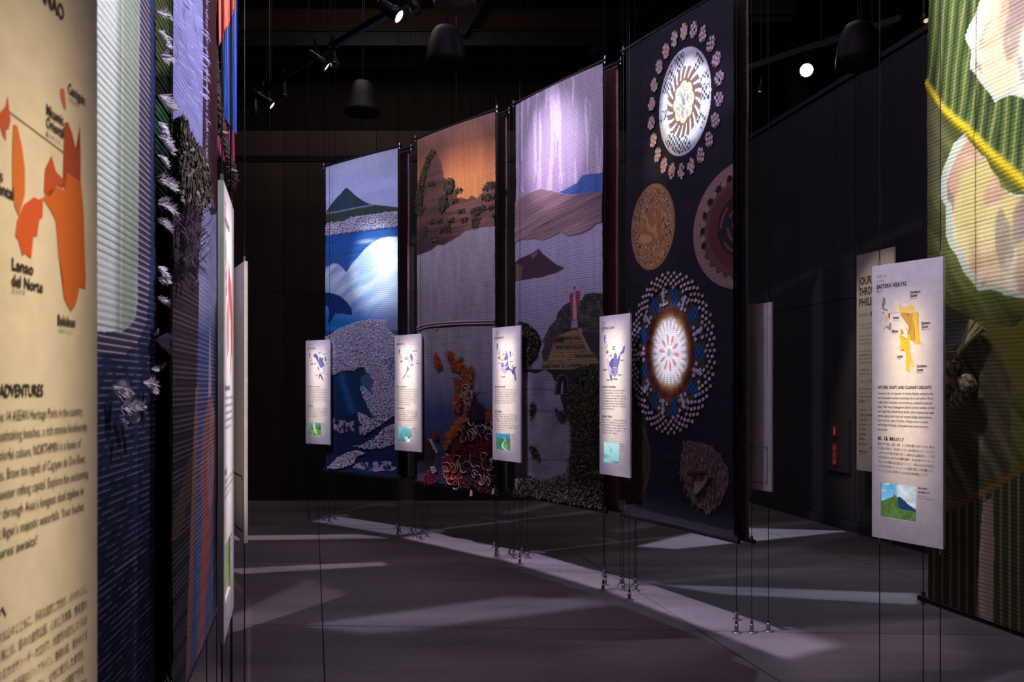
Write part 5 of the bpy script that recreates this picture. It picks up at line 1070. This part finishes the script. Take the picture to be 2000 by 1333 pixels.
far_panel('mimaropa', 'text panel with thin island map reading MIMAROPA, left of the cliff hanging', 'MIMAROPA', 'ミマロパ', .27, (765, 645), 5.44,
 [([(188, 258), (215, 258), (228, 290), (220, 335), (208, 335), (198, 290)], VI[0]), ([(168, 380), (178, 385), (175, 415), (185, 425), (165, 440), (140, 490), (115, 530), (118, 510), (150, 460), (165, 420)], VI[1]), ([(105, 550), (112, 545), (108, 562)], VI[1]), ([(176, 234), (186, 238), (184, 246)], VI[1]), ([(240, 250), (250, 250), (245, 272)], VI[2]), ([(243, 310), (248, 312), (242, 352)], VI[2]), ([(180, 318), (192, 340), (182, 352)], VI[2]), ([(260, 318), (270, 332), (263, 332)], VI[1])],
 [('Marinduque', 222, 228, .19), ('Occidental', 138, 300, .17), ('Mindoro', 138, 314, .13), ('Romblon', 255, 358, .15), ('Oriental', 196, 370, .12), ('Mindoro', 196, 386, .13), ('Palawan', 156, 495, .13)],
 'BEAUTY UNMATCHED', [('From MIMAROPA islands of Palawan, these islands first', .80), ('in 2013, beckon travelers to discover its vast wonders, and', .79), ('get lost in nature’s own paradise. Dive into clear turquoise', .80), ('waters to an untamed underwater world, spotting ocean', .79), ('giants of the reefs, from the largest reefs to the Tubbataha', .80), ('and the limestone cliffs. Discover calm dreams on', .72), ('the stunning beaches, trek through jungle trails to', .76), ('hidden waterfalls, feel the thrill of an endless world', .78), ('of natural and breathtaking charms.', .50)],
 '比類なき自然の美', [('手つかずの自然が残る、５つの島々からなる、ミマロパの楽園。', .79), ('ひとつひとつの島に魅力があり、青く澄んだ海に包まれています。', .79), ('ここでは神秘の洞窟、静かな入り江、色とりどりの珊瑚礁が', .79), ('広がり、ダイバーを魅了してやみません。石灰岩の断崖と', .78), ('緑濃い森、白い砂浜、そして満天の星空に抱かれて、', .78), ('心に残る旅を。自然の鼓動を感じてください。', .76)], .36, .28, pic_reef)
far_panel('bicol', 'text panel with lilac map reading BICOL REGION, farthest of the row', 'BICOL REGION', 'ビコール', .34, (590, 655), 5.92,
 [([(130, 230), (155, 210), (182, 240), (192, 282), (175, 292), (152, 262), (135, 250)], VI[1]), ([(205, 245), (225, 265), (245, 260), (245, 290), (225, 300), (225, 340), (258, 340), (268, 355), (250, 362), (225, 380), (205, 372), (185, 315), (165, 285), (185, 280), (210, 285)], VI[0]), ([(258, 260), (270, 240), (285, 280), (270, 310), (258, 295)], VI[2]), ([(240, 382), (270, 360), (265, 440), (245, 430)], VI[3]), ([(205, 438), (230, 470), (255, 542), (230, 512), (210, 472), (190, 522), (195, 468)], VI[1]), ([(173, 362), (190, 375), (206, 416), (185, 398)], VI[1]), ([(222, 425), (232, 430), (236, 462)], VI[1])],
 [('Camarines', 184, 204, .16), ('Norte', 184, 217, .09), ('Catanduanes', 232, 225, .19), ('Camarines', 136, 330, .16), ('Sur', 136, 344, .06), ('Albay', 272, 338, .08), ('Sorsogon', 258, 458, .15), ('Masbate', 152, 470, .12)],
 'THE PERFECT DESTINATION', [('Adventure and culture meet together at the foot of the Mayon', .80), ('volcano of stunning landscapes and rich culture. Visit Albay', .79), ('Mayon, renowned for its perfect cone shape. Explore its stunning', .80), ('coasts of Caramoan, visit its picturesque islands,', .72), ('and savor spicy dishes. Dive into the marine wonders of', .76), ('Donsol, with the gentle giants and a thrilling world with', .79), ('whale sharks in Sorsogon. Discover unique crafts,', .78), ('festivals and history in this unforgettable experience', .78), ('waiting to be shared.', .28)],
 '完璧な旅の舞台', [('完璧な円錐形で知られるマヨン山のふもと、豊かな自然と文化', .80), ('が息づくビコール。カラモアンの海岸線をめぐり、白い砂浜の', .80), ('島々で過ごすひととき。スパイスの効いた郷土料理を味わえば、', .80), ('旅の記憶はいっそう鮮やかに。ドンソルでは、優雅に泳ぐ', .80), ('ジンベエザメに出会えます。手仕事、祭り、歴史に触れる旅。', .80), ('忘れられない体験が待っています。', .60)], .52, .22, pic_forest)
# nearest panel at the left edge
p = Panel('northern', label='nearest text panel at left edge with large orange island map', ); p.board(); p.mini([S(140, 130, 125), S(165, 120, 95), S(150, 140, 135), S(120, 110, 105)])
O1, O2, O3 = S(206, 118, 66), S(168, 78, 60), S(206, 110, 56)
for pts, cc in (([(117, 174), (121, 172), (125, 176), (128, 205), (127, 216), (123, 207), (118, 189)], O1), ([(-6, 225), (10, 207), (14, 187), (20, 236), (16, 252), (11, 252), (11, 275), (4, 262)], S(190, 95, 70)), ([(25, 243), (33, 245), (42, 285), (48, 330), (48, 380), (36, 422), (27, 400), (23, 360), (23, 290)], O1),
 ([(125, 240), (132, 238), (140, 260), (148, 292), (153, 290), (155, 245), (157, 300), (157, 355), (143, 345), (130, 335), (127, 372), (122, 360), (123, 345), (124, 300)], O2), ([(100, 303), (104, 320), (108, 335), (113, 340), (122, 350), (122, 368), (112, 362), (96, 385), (85, 375), (87, 330)], S(190, 88, 56)),
 ([(110, 365), (125, 372), (128, 335), (157, 355), (160, 400), (163, 420), (165, 500), (167, 540), (166, 565), (155, 560), (150, 585), (145, 600), (138, 608), (130, 595), (124, 580), (122, 540), (114, 500), (108, 430), (98, 410), (85, 390), (88, 375)], O3), ([(66, 385), (75, 390), (84, 385), (82, 425), (76, 430), (72, 462), (65, 460), (60, 505), (48, 495), (43, 500), (36, 470), (29, 460), (33, 430), (45, 400)], S(206, 95, 58))): p.shape([p.uz(*q) for q in pts], cc)
p.line(p.uz(16, 217), p.uz(124, 298), S(130, 105, 80))
p.titles('MINDANAO', 'ミンダナオ島', 'NORTHERN MINDANAO', '北部ミンダナオ', M['red_ink'], .66)
for t_, px_, py_, wd in (('Camiguin', 132, 180, .13), ('Misamis', 89, 222, .12), ('Oriental', 89, 247, .12), ('Lanao', 21, 525, .13), ('del Norte', 21, 557, .19), ('Bukidnon', 111, 634, .13), ('Occidental', -50, 357, .20), ('Misamis', -50, 330, .14)):
    u, z = p.uz(px_, py_); p.text(t_, u, z, .0165, wd, 2, True)
for t_, px_, py_ in (('カミギン', 133, 196), ('東ミサミス', 88, 265), ('北ラナオ', 21, 572), ('ブキドノン', 112, 650)):
    u, z = p.uz(px_, py_); p.text(t_, u, z, .007, None, 1)
p.body('COUNTLESS ADVENTURES', [('Home to some of the 14 ASEAN Heritage Parks in the country,', .785), ('towering peaks, breathtaking beaches, a rich marine biodiversity', .82), ('and a vibrant and colorful culture, NORTHMIN is a haven of', .77), ('thrills and adventures. Brave the rapids of Cagayan de Oro River,', .81), ('the country’s whitewater rafting capital. Explore the enchanting', .83), ('blue lagoon. Soar through Asia’s longest dual zipline in', .79), ('the hills. Marvel at Iligan’s majestic waterfalls. Your bucket', .795), ('list of adventures awaits!', .46)],
 '限りない冒険へ', [('北部ミンダナオは、雄大な山々とともに、多彩な自然と文化が、人々のくらし', .82), ('息づく場所。きらめく海と川、島々の自然公園、心おどる体験、色彩豊か', .82), ('な文化。川下りで知られるカガヤン・デ・オロ川で、大自然の迫力とスリルを', .82), ('満喫したあとは、アジアでも最長級のジップライン、静寂の湖、滝をめぐる', .82), ('旅へ出かけましょう。ダイナミックな景観と、土地に根ざした食文化', .79), ('の物語が待っています。おだやかなバカンスを、心ゆくまで堪能できる', .79), ('北部ミンダナオが、あなたの旅の夢をかなえます。忘れ得ぬ', .82)], .50, .28)
p.caption(); p.picture(pic_falls); p.finish(); P_north = p
# second panel of the left row, seen almost edge-on
p = Panel('second', label='second left text panel seen almost edge-on, red map on its face'); p.board(); p.mini([S(150, 120, 125), S(170, 130, 130), S(190, 110, 100), S(150, 110, 110)])
for pts, cc in (([(.45, 1.84), (.58, 1.80), (.70, 1.78), (.82, 1.70), (.80, 1.58), (.70, 1.60), (.66, 1.68), (.52, 1.72), (.40, 1.76)], S(196, 84, 84)), ([(.30, 1.70), (.40, 1.74), (.48, 1.70), (.44, 1.60), (.34, 1.58), (.28, 1.64)], S(215, 120, 110)), ([(.62, 1.58), (.70, 1.60), (.66, 1.54), (.60, 1.53)], S(196, 84, 84))): p.shape(pts, cc)
p.titles('MINDANAO', 'ミンダナオ島', 'SOCCSKSARGEN', 'ソクサージェン', M['red_ink'], .44, 1)
p.body('HIGHLANDS AND HERITAGE', [('Welcome to a land of lakes, weavers and highland music,', .79), ('where woven cloth carries the dreams of its makers,', .76), ('and tuna-rich seas meet quiet mountain towns.', .72), ('Walk among flower farms and seven falls, and', .74), ('taste the harvest of a generous soil.', .58)], '高地と伝統', [('湖と織物、音楽の里へようこそ。夢を織る人々が暮らす高地、', .79), ('海の恵みに満ちた港町、花畑と滝をめぐる旅が待っています。', .79), ('豊かな大地の実りを味わってください。', .60)], .46, .18, 1)
p.caption(); p.picture(pic_falls); p.finish(); P_sec = p
p = Panel('third', label='third left text panel seen from its pale rear, past the second panel'); p.board(None); p.finish(); P_third = p
backs = []
for L_, R_, lab in ((at(1437, 5.27), at(1510, 4.98), 'white panel seen from behind beside the mandala hanging, hatch outline on its rear'),):
    p = Panel(None, R_, L_, lab); p.board(None); p.finish(); backs.append(p)
# tall introduction panel by the slate partition
p = Panel(None, at(1673, 8.15), at(1673, 8.15)+Vector((.125, -.54)), 'tall cream introduction panel with big dark title, partly behind the nearest right panel', .67, 2.80, None, 'introduction_panel'); p.board(None, False)
for i, (t_, wd) in enumerate((('JOURNEY', .62), ('THROUGH THE', .86), ('PHILIPPINES', .80))):
    tx = TX(); p.text(t_, .07, 2.50-i*.105, .105, wd, 2, True, tx=tx); tx.b.build('title_line', mat('title_ink_'+'abc'[i], (S(66, 40, 44), S(48, 40, 52), S(82, 52, 40))[i], .7, 0, .8, 22), p.root)
p.text('フィリピン、物語をめぐる旅', .07, 2.185, .042, .66, 2, True)
yy = 2.10
for i, (l, wd) in enumerate((('Step into the heart of the Philippines, where every weave tells of', .84), ('culture, and community. We invite you to a journey in thread.', .78), ('', 0), ('Through these handwoven tapestries, seventeen regions are', .80), ('18 climates, legends, songs and flavors gather in one hall', .82), ('Filipinos, and the people.', .36), ('', 0), ('For our country, Filipino artisans shape each piece by hand,', .82), ('using sustainable, locally sourced fibers, from abaca to', .80), ('leather, and above all time. Each hanging is a window', .76), ('and the deep connection between land and maker.', .70), ('', 0), ('一枚の織物の中に、そこに生きる人々の物語がある。', .84), ('土地の色、海の光、祭りの音。', .56), ('', 0), ('一、歩いて、見て、触れて、旅をする。', .62), ('', 0), ('地域ごとの織り手が、竹やアバカ、貝や葉を使い、', .84), ('手仕事でつくりあげた作品です。', .60), ('伝統と今が出会う、この森の中を', .72), ('どうぞゆっくりとお進みください。', .66))):
    if l: p.text(l, .07, yy, .026, wd, 1)
    yy -= .0375
p.text('LUZON', .07, 1.335, .040, .14, 1, True); p.text('ルソン島', .07, 1.305, .024, .10, 1)
for i in range(8):
    p.text(('Ilocos Region', 'Cordillera Administrative', 'Cagayan Valley', 'Central Luzon', 'Metro Manila', 'CALABARZON', 'MIMAROPA', 'Bicol Region')[i], .07, 1.262-i*.048, .022, (.20, .38, .22, .20, .20, .20, .17, .20)[i], 1, True)
    p.text(('イロコス', 'コルディリェラ', 'カガヤン', '中部ルソン', 'マニラ', 'カラバルソン', 'ミマロパ', 'ビコール')[i], .07, 1.240-i*.048, .016, None, 1)
    p.line((.34, 1.27-i*.048), (.62+.02*i, 1.30-i*.05), S(150, 130, 120), .003)
tx = TX(); p.text('MINDANAO', .07, .845, .034, .22, 1, True, tx=tx); p.text('ミンダナオ島', .07, .818, .022, .16, 1, tx=tx); tx.b.build('region_title', M['red_ink'], p.root)
for i in range(4): p.text(('Zamboanga', 'Northern', 'Davao', 'Caraga')[i], .44, .845-i*.036, .020, .2, 1, True)
for pts in ([(.66, 1.33), (.76, 1.32), (.78, 1.22), (.72, 1.10), (.80, 1.02), (.90, 1.0), (.80, .97), (.70, 1.00), (.62, 1.12), (.60, 1.22)], [(.40, .90), (.46, .98), (.52, 1.03), (.47, .96), (.42, .89)], [(.70, .95), (.82, .93), (.88, .86), (.78, .80), (.70, .85), (.62, .80), (.60, .86)]): p.shape(pts, S(105, 100, 108))
p.finish(); P_int = p

# ------------------------------------------------------------------ wires with steel feet
CEIL = 6.9
WIRE = MB(); WIRE.tube([(0, 0, .05), (0, 0, CEIL)], .0021, 6); wire_me = WIRE.mesh('wire'); wire_me.materials.append(M['wire'])
FOOT = MB(); FOOT.lathe([(0, 0), (.027, 0), (.027, .004), (.022, .008), (.0125, .010), (.0125, .050), (.009, .053), (.009, .058)], 14); foot_me = FOOT.mesh('steel_foot', False); foot_me.materials.append(M['steel'])
SLV = MB(); SLV.lathe([(.0085, .056), (.0085, .076), (.004, .080), (.004, .092)], 10); slv_me = SLV.mesh('sleeve'); slv_me.materials.append(M['dark_steel'])
HK = MB(); HK.box((0, 0, CEIL), (.05, .05, .02)); HK.tube([(0, 0, CEIL-.05), (0, 0, CEIL)], .006, 6); hk_me = HK.mesh('ceiling_clamp'); hk_me.materials.append(M['black'])
def wire(p, label):
    r = thing('suspension_wire', label, 'wire', (p.x, p.y, 0), 'wires tying panels and hangings to the floor')
    for n_, me in (('wire', wire_me), ('steel_foot', foot_me), ('sleeve', slv_me), ('ceiling_clamp', hk_me)):
        o = bpy.data.objects.new(n_, me); C.objects.link(o); o.parent = r
    return r
def panel_wires(P_, name):
    for u, sd in ((.10, 'left'), (.95, 'right')):
        q = P_.L.lerp(P_.R, u) - P_.n*(TH/2); wire(q, f'{sd} wire of {name}')
PW = {'bicol': 'the farthest text panel', 'mimaropa': 'the text panel left of the cliff hanging', 'calabarzon': 'the text panel left of the statue hanging', 'central': 'the text panel before the mandala hanging', 'eastern': 'the text panel with yellow map', 'second': 'the left text panel seen edge-on'}
for k, nm in PW.items():
    L_, R_ = PANEL[k]; t_, n_ = frame_of(L_, R_)
    for u, sd in ((.10, 'left'), (.95, 'right')): wire(L_.lerp(R_, u)-n_*TH/2, f'dark {sd}-hand wire of {nm}, steel foot on floor')
panel_wires(P_third, 'the left text panel seen from its rear, behind the edge-on one'); panel_wires(backs[0], 'the white back-turned panel beside the mandala hanging')
wire(P_int.L.lerp(P_int.R, .1)-P_int.n*TH/2, 'dark left-hand wire of the tall introduction panel'); wire(P_int.L.lerp(P_int.R, .9)-P_int.n*TH/2, 'dark right-hand wire of the tall introduction panel')
HN = {'wave': 'the sea wave hanging', 'cliff': 'the cliff hanging', 'statue': 'the statue hanging', 'mandala': 'the mandala hanging', 'leaf': 'the leaf hanging'}
for k, nm in HN.items():
    L_, R_ = HANG[k]; t_, n_ = frame_of(L_, R_)
    wire(L_-t_*.028, f'dark wire holding the left rod ends of {nm}')
    if k != 'leaf': wire(R_+t_*.028, f'dark wire holding the right rod ends of {nm}')
for k, sh, sl in (('wave', .11, .055), ('cliff', .10, .05), ('statue', .11, .055), ('mandala', .085, .04)):
    L_, R_ = HANG[k]; t_, n_ = frame_of(L_, R_)
    wire(L_-n_*sh+t_*(sl-.028), f'dark wire at the left end of the rear layer behind {HN[k]}'); wire(R_-n_*sh+t_*(sl+.028), f'dark wire at the right end of the rear layer behind {HN[k]}')
L_, R_ = HANG['church']; t_, n_ = frame_of(L_, R_); wire(R_+t_*.028, 'dark wire holding the far rod ends of the red church hanging'); wire(L_-t_*.028, 'dark wire holding the near rod ends of the red church hanging')
L_, R_ = HANG['robe']; t_, n_ = frame_of(L_, R_); wire(L_-t_*.028, 'dark wire holding the near rod ends of the maroon hanging')
for px_, py_, lab in ((775, 1033, 'far dark wire between the wave and cliff hangings, outer side'), (825, 1041, 'dark wire just right of the text panel beside the cliff hanging'), (965.6, 1071.6, 'far dark wire between the cliff and statue hangings, outer side'), (1019.6, 1082.4, 'dark wire just right of the text panel beside the statue hanging'), (1180, 1126, 'far dark wire between the statue and mandala hangings, outer side'), (1240, 1144, 'dark wire just right of the text panel beside the mandala hanging')):
    wire(floor_at(px_, py_), lab)

# ------------------------------------------------------------------ ceiling gear
def fixture(label, pos, tgt, lens=None, r=.045, ln=.19, top=None, ring=False, rod=False):
    pos = Vector(pos); m = look_matrix(pos, tgt)
    t_ = thing('track_spotlight', label, 'spotlight', mw=m, group='spotlights on the ceiling tracks')
    b = MB(); b.lathe([(0, ln), (r*.55, ln), (r*.75, ln*.93), (r*.8, ln*.45), (r, ln*.32), (r, -.012), (r*.93, -.012), (r*.93, .012), (0, .012)], 18); b.build('housing', M['black'], t_, True)
    b = MB(); b.lathe([(0, .003), (r*.9, .003), (r*.9, .009), (0, .009)], 18); b.build('lens', M[lens] if lens else M['dark_steel'], t_)
    if ring: b = MB(); b.lathe([(r*1.02, .02), (r*1.12, .02), (r*1.12, .03), (r*1.02, .03)], 18); b.build('trim_ring', mat('brass', (.5, .32, .1), .3, 1), t_)
    inv = m.inverted(); up = inv.to_3x3() @ Vector((0, 0, 1)); c_ = Vector((0, 0, ln*.6))
    top = top if top else .16
    b = MB(); q = c_+up*top; b.tube([c_+up*.02, q], .009, 6); b.tube([q-up*.03, q+up*.02], .022, 8); b.build('yoke', M['black'], t_)
    if rod: b = MB(); b.tube([q, q+up*(CEIL-pos.z-.3)], .006, 6); b.build('hanger_rod', M['black'], t_)
    return t_
def track(label, pts, z, hang=True, sz=.045):
    P = [Vector((p.x, p.y, z)) for p in pts]
    t_ = thing('lighting_track', label, 'track', P[0], 'lighting tracks')
    for i in range(len(P)-1):
        d = P[i+1]-P[i]; b = MB(); b.box((P[i]+P[i+1])/2-P[0], (d.length+.01, sz, sz*1.3), Matrix.Rotation(math.atan2(d.y, d.x), 3, 'Z')); b.build('rail', M['black'], t_)
        b = MB(); b.tube([(P[i]+P[i+1])/2-P[0], (P[i]+P[i+1])/2-P[0]+Vector((0, 0, CEIL-z))], .006, 6); b.build('hanger_rod', M['black'], t_)
    return t_
tz = 4.72
def up_at(px, py, z): d = (z-EYE)*F_PX/(HOR-py); return at(px, d)
T = [up_at(470, 205, tz), up_at(600, 120, tz), up_at(700, 60, tz), up_at(800, 2, tz), up_at(900, -60, tz)]
track('black lighting track slanting over the aisle at upper left', T, tz)
def onpx(px, py, z): a = up_at(px, py, z); return Vector((a.x, a.y, z))
fz = tz-.20
fixture('lit warm-white spotlight, lowest of those on the slanting track', onpx(531, 206, fz), onpx(531, 206, fz)+Vector((2.4, .3, -1.8)), 'lens_warm', .05, .2)
fixture('lit bluish spotlight halfway along the slanting track', onpx(638, 130, fz), onpx(638, 130, fz)+Vector((2.4, .4, -1.8)), 'lens_blue', .05, .2)
fixture('violet-glowing spotlight with two bright lamps, on the slanting track', onpx(779, 32, fz), onpx(779, 32, fz)+Vector((2.3, -.6, -1.8)), 'lens_violet', .06, .22)
fixture('unlit spotlight with brass ring beside the warm-white one', onpx(555, 192, fz-.02), (-2.0, 8.2, 0), None, .038, .2, ring=True)
fixture('unlit spotlight with brass ring right of the bluish one', onpx(655, 130, fz), (-.6, 7.2, 0), None, .038, .2, ring=True)
fixture('unlit spotlight beside the violet-glowing one, near the top edge', onpx(812, 22, fz), (.6, 5.8, 0), None, .042, .2)
fixture('unlit spotlight at the lower left end of the slanting track', onpx(498, 226, fz), (-2.6, 8.8, 0), None, .042, .2)
for (px_, py_), s_ in (((1168, .0), 0),): pass
bz = 4.36
track('black lighting track hung level along the back partition', [Vector((-4.2, 10.3)), Vector((-1.9, 10.3)), Vector((.5, 10.3)), Vector((2.4, 10.3))], bz, sz=.055)
T2 = [up_at(1440, 140, 4.74), up_at(1560, 100, 4.74), up_at(1650, 72, 4.74), up_at(1760, 36, 4.74)]
track('black lighting track right of the mandala hanging, carrying the glaring lamp', T2, 4.74)
fx = fixture('glaring lamp pointing straight at the viewer, right of the mandala hanging', BACK_LAMP, (.0, 0, 1.2), 'lens_big', .066, .2, .2)
fixture('small dim spotlight with warm glint left of the glaring lamp', onpx(1484, 178, 4.5), (1.6, 7.6, 0), 'lens_dim', .022, .12, .22, rod=True)
fixture('small dim spotlight with warm glint at the left edge of the leaf hanging', onpx(1809, 40, 4.5), (2.4, 3.2, 0), 'lens_dim', .026, .12, .22, rod=True)
def pendant_speaker(label, px, py, d, r, prof):
    p_ = at(px, d); z_ = EYE+(HOR-py)*d/F_PX
    t_ = thing('pendant_speaker', label, 'speaker', (p_.x, p_.y, z_), 'speakers hanging from the ceiling')
    b = MB(); b.lathe([(a_*r, h_*r) for a_, h_ in prof], 32); b.build('shell', M['speaker'], t_, True)
    b = MB(); b.lathe([(0, -.004), (r*.9, -.004), (r*.94, .004), (0, .006)], 32); b.build('grille', M['grille'], t_)
    b = MB(); b.lathe([(r*.93, -.006), (r*1.0, .002), (r*1.0, .03), (r*.97, .05)], 32); b.build('rim', M['speaker'], t_)
    top = max(h_ for a_, h_ in prof)*r
    b = MB(); b.tube([(0, 0, top-.02), (0, 0, CEIL-z_)], .006, 6); b.tube([(.02, 0, top-.02), (.03, 0, CEIL-z_)], .003, 6); b.build('hanging_cable', M['black'], t_)
cone = [(.0, 1.78), (.45, 1.78), (.52, 1.70), (.72, .95), (.90, .35), (1.0, .08), (1.0, .0), (.93, -.02)]
dome = [(.0, 2.05), (.30, 2.02), (.55, 1.90), (.75, 1.60), (.92, .95), (1.0, .35), (1.0, .0), (.93, -.02)]
pendant_speaker('cone-shaped black speaker hanging left of centre, the lower of two', 708, 222, 9.3, .20, cone)
pendant_speaker('dome-shaped black speaker hanging higher, above the cliff hanging', 871, 130, 8.2, .20, dome)
pendant_speaker('black dome speaker hanging right of the glaring lamp', 1676, 128, 6.9, .18, dome)
p_ = at(888, 8.6); z_ = EYE+(HOR-10)*8.6/F_PX
b = MB(); b.lathe([(.225, .03), (.225, 0), (.20, -.01), (.19, .02), (.15, -.005), (.14, .025), (.10, 0), (.09, .028), (.05, .005), (0, .01)], 32, (p_.x, p_.y, z_)); b.lathe([(.12, .02), (.12, CEIL-z_+1.1)], 20, (p_.x, p_.y, z_))
simple_thing('ceiling_vent', 'round ringed air outlet at the top edge, above the dome speaker', 'vent', b, M['grille'])
p_ = at(1498, 10.8); z_ = EYE+(HOR-40)*10.8/F_PX
b = MB(); b.box((p_.x, p_.y, z_+.35), (.62, .5, .75)); b.box((p_.x, p_.y, z_-.06), (.5, .4, .10)); b.box((p_.x, p_.y-.26, z_+.3), (.5, .02, .5)); b.tube([(p_.x, p_.y, z_+.7), (p_.x, p_.y, 8.0)], .03, 8)
simple_thing('duct_unit', 'dark boxy air-handling unit at the top edge beside the mandala hanging', 'duct', b, M['dark_steel'])
